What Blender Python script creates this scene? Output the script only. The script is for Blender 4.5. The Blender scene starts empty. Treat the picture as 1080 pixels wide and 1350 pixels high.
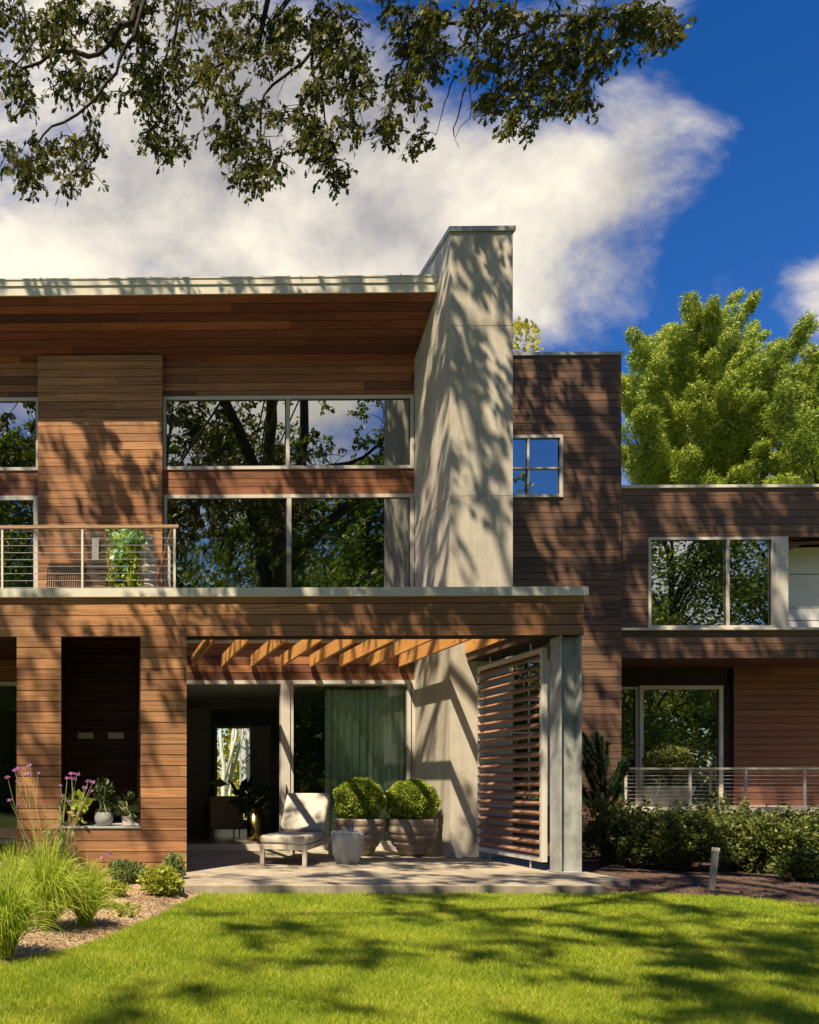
import bpy, math, random
import numpy as np
from mathutils import Vector, Matrix
random.seed(7); RNG = np.random.default_rng(11)
S = bpy.context.scene
COL = S.collection
R = math.radians
# ------------------------------------------------------------------ camera geometry
F = 1080.0; CX = 114.0; CY = 1035.0; CAMZ = 1.26; YAW = R(0.85)
CA, SA = math.cos(YAW), math.sin(YAW)
def PX(px, Y):                       # world X of an image column on the plane at depth Y
    t = (px-CX)/F
    return Y*(t*CA-SA)/(CA+t*SA)
def PZ(py, Y, px=400):               # world Z of an image row on that plane
    X = PX(px, Y)
    return CAMZ+(CY-py)/F*(Y*CA-X*SA)
def P(px, py, Y): return (PX(px, Y), Y, PZ(py, Y, px))
SUN = np.array([0.405, 0.50, -1.0])  # travel direction of the sunlight
# ------------------------------------------------------------------ planes
YF, YP, YW, YC, YE, YT, YG, YR = 10.7, 14.25, 14.4, 12.93, 13.4, 15.55, 15.68, 16.9
ZP = 0.12                            # patio level
PITCH = 0.1405
ZB = PZ(838.5, YF)                   # underside of the front beam

# ------------------------------------------------------------------ materials
def newmat(name):
    m = bpy.data.materials.new(name); m.use_nodes = True
    nt = m.node_tree; nt.nodes.clear()
    out = nt.nodes.new('ShaderNodeOutputMaterial')
    return m, nt, out
def N(nt, t, **kw):
    n = nt.nodes.new(t)
    for k, v in kw.items():
        if k.startswith('i_'):
            n.inputs[k[2:].replace('_', ' ')].default_value = v
        else: setattr(n, k, v)
    return n
def L(nt, a, b): nt.links.new(a, b)
def ramp(nt, stops):
    r = nt.nodes.new('ShaderNodeValToRGB')
    e = r.color_ramp.elements
    while len(e) < len(stops): e.new(0.5)
    for i, (p, c) in enumerate(stops):
        e[i].position = p; e[i].color = (*c, 1)
    return r
def mixc(nt, a, b, fac, mode='MIX'):
    m = nt.nodes.new('ShaderNodeMix'); m.data_type = 'RGBA'; m.blend_type = mode
    for s, v in ((0, fac), (6, a), (7, b)):
        if hasattr(v, 'links') or hasattr(v, 'is_linked'): L(nt, v, m.inputs[s])
        elif s == 0: m.inputs[0].default_value = v
        else: m.inputs[s].default_value = (*v, 1)
    return m.outputs[2]
def math_(nt, op, a, b=None, clamp=False):
    m = nt.nodes.new('ShaderNodeMath'); m.operation = op; m.use_clamp = clamp
    for i, v in enumerate((a, b)):
        if v is None: continue
        if hasattr(v, 'is_linked'): L(nt, v, m.inputs[i])
        else: m.inputs[i].default_value = v
    return m.outputs[0]

def wood(name, cols, axis=0, rough=0.62, grain=0.55, weather=None, coat=0.0):
    m, nt, out = newmat(name)
    geo = N(nt, 'ShaderNodeNewGeometry'); tc = N(nt, 'ShaderNodeTexCoord')
    rr = ramp(nt, [(i/(len(cols)-1), c) for i, c in enumerate(cols)])
    L(nt, geo.outputs['Random Per Island'], rr.inputs[0])
    mp = N(nt, 'ShaderNodeMapping')
    sc = [26, 26, 26]; sc[axis] = 0.9
    mp.inputs['Scale'].default_value = sc
    off = N(nt, 'ShaderNodeCombineXYZ')
    o = math_(nt, 'MULTIPLY', geo.outputs['Random Per Island'], 37.0)
    for i in range(3): L(nt, o, off.inputs[i])
    L(nt, off.outputs[0], mp.inputs['Location']); L(nt, tc.outputs['Object'], mp.inputs['Vector'])
    n1 = N(nt, 'ShaderNodeTexNoise', i_Scale=1.0, i_Detail=7.0, i_Roughness=0.62, i_Distortion=1.6)
    L(nt, mp.outputs[0], n1.inputs['Vector'])
    mp2 = N(nt, 'ShaderNodeMapping')
    s2 = [110, 110, 110]; s2[axis] = 2.2
    mp2.inputs['Scale'].default_value = s2; L(nt, tc.outputs['Object'], mp2.inputs['Vector'])
    n2 = N(nt, 'ShaderNodeTexNoise', i_Scale=1.0, i_Detail=3.0, i_Roughness=0.6)
    L(nt, mp2.outputs[0], n2.inputs['Vector'])
    g = math_(nt, 'ADD', math_(nt, 'MULTIPLY', n1.outputs[0], 0.75), math_(nt, 'MULTIPLY', n2.outputs[0], 0.35))
    gr = ramp(nt, [(0.36, (1-grain,)*3), (0.58, (1, 1, 1)), (0.78, (1.0+grain*0.35,)*3)])
    L(nt, g, gr.inputs[0])
    c = mixc(nt, rr.outputs[0], gr.outputs[0], 1.0, 'MULTIPLY')
    kn = N(nt, 'ShaderNodeTexVoronoi', i_Scale=1.0); mk_ = N(nt, 'ShaderNodeMapping'); s3 = [5.5, 5.5, 5.5]; s3[axis] = 1.7; mk_.inputs['Scale'].default_value = s3; L(nt, off.outputs[0], mk_.inputs['Location']); L(nt, tc.outputs['Object'], mk_.inputs['Vector']); L(nt, mk_.outputs[0], kn.inputs['Vector'])
    kr = ramp(nt, [(.05, (.42, .36, .33)), (.13, (1, 1, 1))]); L(nt, kn.outputs['Distance'], kr.inputs[0]); c = mixc(nt, c, kr.outputs[0], .8, 'MULTIPLY')
    if weather:
        n3 = N(nt, 'ShaderNodeTexNoise', i_Scale=0.9, i_Detail=4.0, i_Roughness=0.6)
        L(nt, tc.outputs['Object'], n3.inputs['Vector'])
        wr = ramp(nt, [(0.45, (0, 0, 0)), (0.75, (1, 1, 1))]); L(nt, n3.outputs[0], wr.inputs[0])
        c = mixc(nt, c, weather, math_(nt, 'MULTIPLY', wr.outputs[0], 0.55))
    b = N(nt, 'ShaderNodeBsdfPrincipled', i_Roughness=rough)
    b.inputs['Specular IOR Level'].default_value = 0.3
    if coat: b.inputs['Coat Weight'].default_value = coat; b.inputs['Coat Roughness'].default_value = 0.35
    L(nt, c, b.inputs['Base Color'])
    bp = N(nt, 'ShaderNodeBump', i_Strength=0.35, i_Distance=0.004); L(nt, g, bp.inputs['Height']); L(nt, bp.outputs[0], b.inputs['Normal'])
    L(nt, b.outputs[0], out.inputs[0])
    return m

def plain(name, col, rough=0.6, streak=0.0, metal=0.0, var=0.12, scale=6.0, bump=0.0, bscale=60, spec=0.4, col2=None, island=0.0, detail=6):
    m, nt, out = newmat(name)
    tc = N(nt, 'ShaderNodeTexCoord')
    n1 = N(nt, 'ShaderNodeTexNoise', i_Scale=scale, i_Detail=float(detail), i_Roughness=0.6); L(nt, tc.outputs['Object'], n1.inputs['Vector'])
    c2 = col2 if col2 else tuple(max(0, x*(1-2.2*var)) for x in col)
    rr = ramp(nt, [(0.32, c2), (0.68, tuple(min(1, x*(1+var)) for x in col))]); L(nt, n1.outputs[0], rr.inputs[0])
    c = rr.outputs[0]
    if streak:
        ms = N(nt, 'ShaderNodeMapping'); ms.inputs['Scale'].default_value = (3.2, 3.2, .22); L(nt, tc.outputs['Object'], ms.inputs[0])
        n5 = N(nt, 'ShaderNodeTexNoise', i_Scale=1.6, i_Detail=8.0, i_Roughness=.65); L(nt, ms.outputs[0], n5.inputs[0])
        n6 = N(nt, 'ShaderNodeTexNoise', i_Scale=7.0, i_Detail=9.0, i_Roughness=.7, i_Distortion=.6); L(nt, tc.outputs['Object'], n6.inputs[0])
        r5 = ramp(nt, [(.36, (1-streak, 1-streak, 1-streak*1.1)), (.60, (1.04, 1.04, 1.04))]); L(nt, math_(nt, 'ADD', math_(nt, 'MULTIPLY', n5.outputs[0], .6), math_(nt, 'MULTIPLY', n6.outputs[0], .4)), r5.inputs[0])
        c = mixc(nt, c, r5.outputs[0], 1.0, 'MULTIPLY')
    if island:
        geo = N(nt, 'ShaderNodeNewGeometry')
        r2 = ramp(nt, [(0, (1-island,)*3), (1, (1+island*0.5,)*3)]); L(nt, geo.outputs['Random Per Island'], r2.inputs[0])
        c = mixc(nt, c, r2.outputs[0], 1.0, 'MULTIPLY')
    b = N(nt, 'ShaderNodeBsdfPrincipled', i_Roughness=rough, i_Metallic=metal)
    b.inputs['Specular IOR Level'].default_value = spec
    L(nt, c, b.inputs['Base Color'])
    if bump:
        n2 = N(nt, 'ShaderNodeTexNoise', i_Scale=float(bscale), i_Detail=5.0); L(nt, tc.outputs['Object'], n2.inputs['Vector'])
        bp = N(nt, 'ShaderNodeBump', i_Strength=bump, i_Distance=0.01); L(nt, n2.outputs[0], bp.inputs['Height']); L(nt, bp.outputs[0], b.inputs['Normal'])
    L(nt, b.outputs[0], out.inputs[0])
    return m

def leafmat(name, cols, trans=0.3, tcol=None, rough=0.5, nscale=1.2, spec=0.35):
    m, nt, out = newmat(name)
    geo = N(nt, 'ShaderNodeNewGeometry'); tc = N(nt, 'ShaderNodeTexCoord')
    n1 = N(nt, 'ShaderNodeTexNoise', i_Scale=nscale, i_Detail=3.0); L(nt, tc.outputs['Object'], n1.inputs['Vector'])
    v = math_(nt, 'ADD', math_(nt, 'MULTIPLY', geo.outputs['Random Per Island'], 0.6), math_(nt, 'MULTIPLY', math_(nt, 'SUBTRACT', n1.outputs[0], 0.3), 1.0), True)
    rr = ramp(nt, [(i/(len(cols)-1), c) for i, c in enumerate(cols)]); L(nt, v, rr.inputs[0])
    b = N(nt, 'ShaderNodeBsdfPrincipled', i_Roughness=rough); b.inputs['Specular IOR Level'].default_value = spec
    L(nt, rr.outputs[0], b.inputs['Base Color'])
    t = N(nt, 'ShaderNodeBsdfTranslucent')
    tcx = mixc(nt, rr.outputs[0], tcol or (1.3, 1.25, 0.5), 1.0, 'MULTIPLY'); L(nt, tcx, t.inputs[0])
    mx = N(nt, 'ShaderNodeMixShader'); mx.inputs[0].default_value = trans
    L(nt, b.outputs[0], mx.inputs[1]); L(nt, t.outputs[0], mx.inputs[2]); L(nt, mx.outputs[0], out.inputs[0])
    return m

def glass(name, tint, refl):
    m, nt, out = newmat(name)
    tr = N(nt, 'ShaderNodeBsdfTransparent'); tr.inputs[0].default_value = (*tint, 1)
    gl = N(nt, 'ShaderNodeBsdfGlossy'); gl.inputs['Roughness'].default_value = 0.0; gl.inputs[0].default_value = (0.93, 0.97, 1, 1)
    tc = N(nt, 'ShaderNodeTexCoord')
    n2 = N(nt, 'ShaderNodeTexNoise', i_Scale=0.55, i_Detail=1.0); L(nt, tc.outputs['Object'], n2.inputs['Vector'])
    bp = N(nt, 'ShaderNodeBump', i_Strength=0.05, i_Distance=0.05); L(nt, n2.outputs[0], bp.inputs['Height']); L(nt, bp.outputs[0], gl.inputs['Normal'])
    fr = N(nt, 'ShaderNodeFresnel'); fr.inputs[0].default_value = 1.45
    f = math_(nt, 'ADD', math_(nt, 'MULTIPLY', fr.outputs[0], 0.9), refl, True)
    mx = N(nt, 'ShaderNodeMixShader'); L(nt, f, mx.inputs[0]); L(nt, tr.outputs[0], mx.inputs[1]); L(nt, gl.outputs[0], mx.inputs[2])
    L(nt, mx.outputs[0], out.inputs[0])
    return m

M = {}
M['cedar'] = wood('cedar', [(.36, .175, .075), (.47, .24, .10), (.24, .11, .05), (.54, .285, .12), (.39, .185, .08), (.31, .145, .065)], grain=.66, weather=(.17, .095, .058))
M['pilaster'] = wood('pilaster', [(.38, .18, .075), (.51, .26, .105), (.24, .105, .052), (.45, .215, .088), (.31, .14, .062)], grain=.75, weather=(.24, .12, .065))
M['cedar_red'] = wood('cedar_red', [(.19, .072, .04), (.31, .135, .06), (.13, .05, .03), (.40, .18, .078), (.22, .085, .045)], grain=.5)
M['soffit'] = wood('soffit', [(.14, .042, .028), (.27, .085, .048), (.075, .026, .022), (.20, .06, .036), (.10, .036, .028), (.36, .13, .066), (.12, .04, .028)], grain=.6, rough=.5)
M['dark_siding'] = wood('dark_siding', [(.15, .088, .057), (.22, .125, .078), (.09, .055, .04), (.195, .107, .066), (.125, .076, .053)], grain=.65, weather=(.10, .066, .05))
M['red_siding'] = wood('red_siding', [(.18, .072, .042), (.23, .095, .056), (.13, .054, .034), (.21, .088, .05)], grain=.5)
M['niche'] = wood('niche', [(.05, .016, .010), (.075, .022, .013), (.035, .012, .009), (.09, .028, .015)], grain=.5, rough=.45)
M['joist'] = wood('joist', [(.70, .35, .10), (.62, .29, .08), (.74, .39, .13)], axis=1, grain=.35)
M['slat'] = wood('slat', [(.25, .135, .085), (.31, .17, .105), (.20, .105, .068)], axis=1, grain=.4)
M['handrail'] = wood('handrail', [(.42, .27, .16), (.36, .22, .13)], grain=.4)
M['gap'] = plain('gap', (.018, .011, .008), rough=.9)
M['concrete'] = plain('concrete', (.49, .45, .375), rough=.85, streak=.22, var=.07, scale=1.6, bump=.15, bscale=40)
M['patio'] = plain('patio', (.37, .32, .245), rough=.8, streak=.3, var=.14, scale=2.2, bump=.12, bscale=70, detail=9)
M['trim'] = plain('trim', (.56, .53, .465), rough=.45, var=.05, scale=3)
M['fascia'] = plain('fascia', (.62, .59, .50), rough=.35, var=.06, scale=2.5)
M['galv'] = plain('galv', (.40, .415, .395), rough=.5, metal=.25, var=.16, scale=5, bump=.05, bscale=30)
M['cap'] = plain('cap', (.36, .38, .36), rough=.4, metal=.3, var=.08)
M['cable'] = plain('cable', (.62, .61, .58), rough=.3, metal=.6)
M['white_wall'] = plain('white_wall', (.62, .62, .60), rough=.6, var=.04)
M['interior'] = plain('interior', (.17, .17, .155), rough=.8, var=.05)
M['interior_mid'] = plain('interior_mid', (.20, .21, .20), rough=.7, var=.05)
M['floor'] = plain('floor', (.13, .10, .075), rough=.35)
M['glass_up'] = glass('glass_up', (.42, .52, .48), .42)
M['glass_low'] = glass('glass_low', (.64, .86, .79), .07)
M['glass_clear'] = glass('glass_clear', (.9, .95, .93), .03)
M['curtain'] = plain('curtain', (.88, .84, .78), rough=.9, var=.05)
M['curtain_blue'] = plain('curtain_blue', (.42, .55, .60), rough=.9, var=.05)
M['bark'] = plain('bark', (.034, .026, .020), rough=.95, var=.35, scale=9, bump=.8, bscale=18)
M['birch'] = plain('birch', (.75, .72, .66), rough=.8, var=.12, scale=5)
M['oak_leaf'] = leafmat('oak_leaf', [(.018, .027, .007), (.042, .055, .010), (.09, .10, .016), (.19, .175, .028)], trans=.3, nscale=1.0, spec=.2)
M['wood_leaf'] = leafmat('wood_leaf', [(.035, .06, .012), (.09, .14, .022), (.20, .25, .04)], trans=.45, nscale=.5)
M['pine'] = leafmat('pine', [(.04, .085, .010), (.15, .225, .022), (.33, .41, .04), (.52, .56, .075)], trans=.13, nscale=.45)
M['young_pine'] = leafmat('young_pine', [(.010, .024, .010), (.022, .05, .018), (.04, .075, .022)], trans=.15, nscale=4)
M['yellow_tree'] = leafmat('yellow_tree', [(.20, .22, .03), (.42, .40, .07), (.6, .52, .14)], trans=.4, nscale=1)
M['box_leaf'] = leafmat('box_leaf', [(.13, .20, .02), (.27, .37, .035), (.44, .50, .08)], trans=.25, nscale=5)
M['shrub_leaf'] = leafmat('shrub_leaf', [(.03, .05, .012), (.075, .105, .022), (.15, .18, .04), (.30, .31, .09)], trans=.28, nscale=2.5)
M['herb_leaf'] = leafmat('herb_leaf', [(.16, .20, .03), (.33, .37, .05), (.46, .46, .10)], trans=.35, nscale=5)
M['sage_leaf'] = leafmat('sage_leaf', [(.09, .14, .05), (.18, .24, .09), (.27, .33, .15)], trans=.3, nscale=5)
M['sedge'] = leafmat('sedge', [(.17, .27, .03), (.34, .44, .05), (.54, .56, .11)], trans=.4, nscale=3)
M['grass'] = leafmat('grass', [(.115, .20, .012), (.25, .35, .02), (.40, .45, .038), (.54, .52, .10)], trans=.42, nscale=1.6, tcol=(1.2, 1.25, .5))
M['lime_leaf'] = leafmat('lime_leaf', [(.26, .38, .03), (.42, .50, .05), (.5, .56, .1)], trans=.4, nscale=8)
M['mint_leaf'] = leafmat('mint_leaf', [(.16, .36, .17), (.28, .50, .27), (.40, .6, .38)], trans=.35, nscale=8)
M['dark_leaf'] = leafmat('dark_leaf', [(.03, .055, .018), (.055, .09, .03), (.09, .13, .05)], trans=.2, nscale=8, rough=.3)
M['petal'] = leafmat('petal', [(.40, .16, .42), (.55, .28, .55)], trans=.3, tcol=(1.1, .9, 1.1))
M['stem'] = plain('stem', (.24, .26, .10), rough=.8)
M['stem_dark'] = plain('stem_dark', (.06, .05, .03), rough=.9)
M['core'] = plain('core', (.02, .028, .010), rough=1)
M['taupe'] = plain('taupe', (.30, .24, .185), rough=.75, var=.12, scale=6, bump=.25, bscale=25)
M['table_grey'] = plain('table_grey', (.36, .375, .375), rough=.6, var=.08, scale=5, bump=.1)
M['frame_paint'] = plain('frame_paint', (.52, .47, .37), rough=.5, var=.05)
M['cushion'] = plain('cushion', (.47, .43, .355), rough=.95, var=.05, scale=8, bump=.3, bscale=180)
M['terracotta'] = plain('terracotta', (.46, .19, .08), rough=.8, var=.15)
M['pot_grey'] = plain('pot_grey', (.30, .31, .29), rough=.55, var=.05)
M['pot_stone'] = plain('pot_stone', (.36, .32, .28), rough=.8, var=.12)
M['ribbed'] = plain('ribbed', (.42, .38, .33), rough=.85, var=.1, scale=9, bump=.2)
M['slat_dark'] = plain('slat_dark', (.05, .042, .035), rough=.5, var=.1)
M['slat_grey'] = plain('slat_grey', (.26, .25, .23), rough=.6, var=.1)
M['brass'] = plain('brass', (.75, .55, .18), rough=.18, metal=1.0, var=.05)
M['soil'] = plain('soil', (.05, .035, .025), rough=1, var=.3, scale=30)
M['bollard'] = plain('bollard', (.27, .27, .25), rough=.45, metal=.2)
M['sofa'] = plain('sofa', (.36, .30, .23), rough=.9, var=.06)
M['art'] = plain('art', (.45, .42, .33), rough=.7, var=.25, scale=9)
M['light_fix'] = plain('light_fix', (.55, .52, .45), rough=.4, metal=.3)

def mulch_mat():
    m, nt, out = newmat('mulch')
    tc = N(nt, 'ShaderNodeTexCoord')
    v = N(nt, 'ShaderNodeTexVoronoi', i_Scale=42.0); L(nt, tc.outputs['Object'], v.inputs['Vector'])
    n = N(nt, 'ShaderNodeTexNoise', i_Scale=2.0, i_Detail=8.0, i_Roughness=.7); L(nt, tc.outputs['Object'], n.inputs['Vector'])
    r1 = ramp(nt, [(0, (.19, .12, .062)), (.5, (.38, .27, .155)), (1, (.56, .43, .27))]); L(nt, v.outputs['Color'], r1.inputs[0])
    r2 = ramp(nt, [(.35, (.62, .58, .55)), (.65, (1.1, 1.1, 1.1))]); L(nt, n.outputs[0], r2.inputs[0])
    c = mixc(nt, r1.outputs[0], r2.outputs[0], 1, 'MULTIPLY')
    b = N(nt, 'ShaderNodeBsdfPrincipled', i_Roughness=.95); L(nt, c, b.inputs['Base Color'])
    bp = N(nt, 'ShaderNodeBump', i_Strength=1.0, i_Distance=.02); L(nt, v.outputs['Distance'], bp.inputs['Height']); L(nt, bp.outputs[0], b.inputs['Normal'])
    L(nt, b.outputs[0], out.inputs[0]); return m
M['mulch'] = mulch_mat()
M['mulch_red'] = plain('mulch_red', (.105, .062, .043), rough=1, var=.35, scale=26, bump=1.0, bscale=50)
M['ground'] = plain('ground', (.14, .19, .025), rough=1, var=.25, scale=.6, bump=.4, bscale=30)

# ------------------------------------------------------------------ object helpers
def finish(o, parent=None, label=None, cat=None, group=None, kind=None):
    if parent is not None: o.parent = parent
    if label: o['label'] = label
    if cat: o['category'] = cat
    if group: o['group'] = group
    if kind: o['kind'] = kind
    return o
def thing(name, label, cat, group=None, loc=(0, 0, 0)):
    o = bpy.data.objects.new(name, None); o.location = loc; o.empty_display_size = .2
    COL.objects.link(o); return finish(o, None, label, cat, group)
def part_empty(name, parent):
    o = bpy.data.objects.new(name, None); o.empty_display_size = .1; COL.objects.link(o); o.parent = parent; return o

class MB:
    def __init__(s): s.v = []; s.f = []; s.mi = []
    def box(s, x0, x1, y0, y1, z0, z1, mi=0, xf=None):
        if x0 > x1: x0, x1 = x1, x0
        if y0 > y1: y0, y1 = y1, y0
        if z0 > z1: z0, z1 = z1, z0
        b = len(s.v)
        pts = [(x0, y0, z0), (x1, y0, z0), (x1, y1, z0), (x0, y1, z0), (x0, y0, z1), (x1, y0, z1), (x1, y1, z1), (x0, y1, z1)]
        if xf: pts = [xf(p) for p in pts]
        s.v += pts
        s.f += [(b, b+3, b+2, b+1), (b+4, b+5, b+6, b+7), (b, b+1, b+5, b+4), (b+1, b+2, b+6, b+5), (b+2, b+3, b+7, b+6), (b+3, b, b+4, b+7)]
        s.mi += [mi]*6; return s
    def prism(s, poly, axis, a0, a1, mi=0):
        """poly: 2D points; extruded along axis 0/1/2"""
        b = len(s.v); n = len(poly)
        for a in (a0, a1):
            for (p, q) in poly:
                s.v.append({0: (a, p, q), 1: (p, a, q), 2: (p, q, a)}[axis])
        s.f.append(tuple(range(b, b+n))); s.f.append(tuple(range(b+2*n-1, b+n-1, -1)))
        for i in range(n):
            j = (i+1) % n; s.f.append((b+i, b+n+i, b+n+j, b+j))
        s.mi += [mi]*(n+2); return s
    def tube(s, pts, rad, n=6, mi=0, cap=True):
        pts = [Vector(p) for p in pts]
        if not hasattr(rad, '__len__'): rad = [rad]*len(pts)
        b = len(s.v); up = None
        for i, p in enumerate(pts):
            d = (pts[min(i+1, len(pts)-1)]-pts[max(i-1, 0)])
            if d.length < 1e-9: d = Vector((0, 0, 1))
            d.normalize()
            if up is None: up = d.orthogonal().normalized()
            else:
                up = up-d*up.dot(d)
                up = up.normalized() if up.length > 1e-6 else d.orthogonal().normalized()
            w = d.cross(up)
            for k in range(n):
                a = 2*math.pi*k/n; q = p+(up*math.cos(a)+w*math.sin(a))*rad[i]
                s.v.append((q.x, q.y, q.z))
        for i in range(len(pts)-1):
            for k in range(n):
                k2 = (k+1) % n
                s.f.append((b+i*n+k, b+i*n+k2, b+(i+1)*n+k2, b+(i+1)*n+k)); s.mi.append(mi)
        if cap and n > 2:
            s.f.append(tuple(b+k for k in range(n))[::-1]); s.f.append(tuple(b+(len(pts)-1)*n+k for k in range(n))); s.mi += [mi]*2
        return s
    def lathe(s, prof, c, n=32, mi=0, wob=None):
        b = len(s.v)
        for i, (r, z) in enumerate(prof):
            for k in range(n):
                a = 2*math.pi*k/n
                dr, dz = wob(i, a) if wob else (0, 0)
                s.v.append((c[0]+(r+dr)*math.cos(a), c[1]+(r+dr)*math.sin(a), c[2]+z+dz))
        for i in range(len(prof)-1):
            for k in range(n):
                k2 = (k+1) % n
                s.f.append((b+i*n+k, b+i*n+k2, b+(i+1)*n+k2, b+(i+1)*n+k)); s.mi.append(mi)
        s.f.append(tuple(b+k for k in range(n))[::-1]); s.f.append(tuple(b+(len(prof)-1)*n+k for k in range(n))); s.mi += [mi]*2
        return s
    def ico(s, c, r, sub=2, mi=0, rough=0.0):
        import bmesh
        bm = bmesh.new(); bmesh.ops.create_icosphere(bm, subdivisions=sub, radius=1.0)
        b = len(s.v)
        rr = r if hasattr(r, '__len__') else (r, r, r)
        for v in bm.verts:
            k = 1+random.uniform(-rough, rough)
            s.v.append((c[0]+v.co.x*rr[0]*k, c[1]+v.co.y*rr[1]*k, c[2]+v.co.z*rr[2]*k))
        for f in bm.faces: s.f.append(tuple(b+v.index for v in f.verts)); s.mi.append(mi)
        bm.free(); return s
    def build(s, name, mats, parent=None, smooth=False, bevel=0, **kw):
        me = bpy.data.meshes.new(name); me.from_pydata(s.v, [], s.f)
        if not isinstance(mats, (list, tuple)): mats = [mats]
        for m in mats: me.materials.append(M[m] if isinstance(m, str) else m)
        if len(mats) > 1: me.polygons.foreach_set('material_index', s.mi)
        if smooth: me.polygons.foreach_set('use_smooth', [True]*len(me.polygons))
        me.update()
        o = bpy.data.objects.new(name, me); COL.objects.link(o)
        if bevel:
            md = o.modifiers.new('bevel', 'BEVEL'); md.width = bevel; md.segments = 2; md.limit_method = 'ANGLE'
        return finish(o, parent, **kw)

# leaves ------------------------------------------------------------
OAK = np.array([(0, 0), (.10, .18), (.07, .30), (.27, .40), (.12, .50), (.34, .68), (.15, .74), (.12, .88), (0, 1.0),
                (-.12, .88), (-.15, .74), (-.34, .68), (-.12, .50), (-.27, .40), (-.07, .30), (-.10, .18)])
RH = np.array([(0, 0), (.30, .42), (0, 1.0), (-.30, .42)])
OV = np.array([(0, 0), (.26, .3), (.24, .65), (0, 1.0), (-.24, .65), (-.26, .3)])
TRI = np.array([(-.5, 0), (.5, 0), (0, 1.0)])
def unit(a): return a/np.maximum(np.linalg.norm(a, axis=1, keepdims=True), 1e-9)
def leaves(name, c, d, size, outline, mat, parent=None, wid=1.0, fold=.25, nrm=None, droop=0.0, **kw):
    c = np.asarray(c, float); d = unit(np.asarray(d, float)); n = len(c); K = len(outline)
    rnd = nrm if nrm is not None else RNG.normal(size=(n, 3))
    side = unit(np.cross(d, rnd)); nr = unit(np.cross(side, d))
    size = np.broadcast_to(np.asarray(size, float), (n,))
    w = outline[:, 0]*wid; l = outline[:, 1]
    v = (c[:, None, :] + side[:, None, :]*(w[None, :, None]*size[:, None, None]) + d[:, None, :]*(l[None, :, None]*size[:, None, None])
         + nr[:, None, :]*((np.abs(w)*fold*2 - droop*l*l)[None, :, None]*size[:, None, None]))
    me = bpy.data.meshes.new(name)
    me.vertices.add(n*K); me.vertices.foreach_set('co', v.reshape(-1).astype(np.float32))
    me.loops.add(n*K); me.loops.foreach_set('vertex_index', np.arange(n*K, dtype=np.int32))
    me.polygons.add(n); me.polygons.foreach_set('loop_start', (np.arange(n)*K).astype(np.int32))
    try: me.polygons.foreach_set('loop_total', np.full(n, K, dtype=np.int32))
    except Exception: pass
    me.update(calc_edges=True); me.validate()
    me.materials.append(M[mat])
    o = bpy.data.objects.new(name, me); COL.objects.link(o)
    return finish(o, parent, **kw)
def ribbons(name, pts, widths, mat, parent=None, **kw):
    """pts (n,k,3) spines, widths (n,k); flat ribbons as quads"""
    n, k, _ = pts.shape
    d = unit((pts[:, -1]-pts[:, 0])); side = unit(np.cross(d, RNG.normal(size=(n, 3))))
    a = pts-side[:, None, :]*widths[:, :, None]; b = pts+side[:, None, :]*widths[:, :, None]
    v = np.stack([a, b], axis=2).reshape(n, 2*k, 3)
    base = (np.arange(n)*2*k)[:, None, None]
    q = np.array([[2*i, 2*i+1, 2*i+3, 2*i+2] for i in range(k-1)])[None]
    faces = (base+q).reshape(-1, 4)
    me = bpy.data.meshes.new(name); nf = len(faces)
    me.vertices.add(n*2*k); me.vertices.foreach_set('co', v.reshape(-1).astype(np.float32))
    me.loops.add(nf*4); me.loops.foreach_set('vertex_index', faces.reshape(-1).astype(np.int32))
    me.polygons.add(nf); me.polygons.foreach_set('loop_start', (np.arange(nf)*4).astype(np.int32))
    me.update(calc_edges=True); me.validate(); me.materials.append(M[mat])
    o = bpy.data.objects.new(name, me); COL.objects.link(o)
    return finish(o, parent, **kw)

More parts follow.
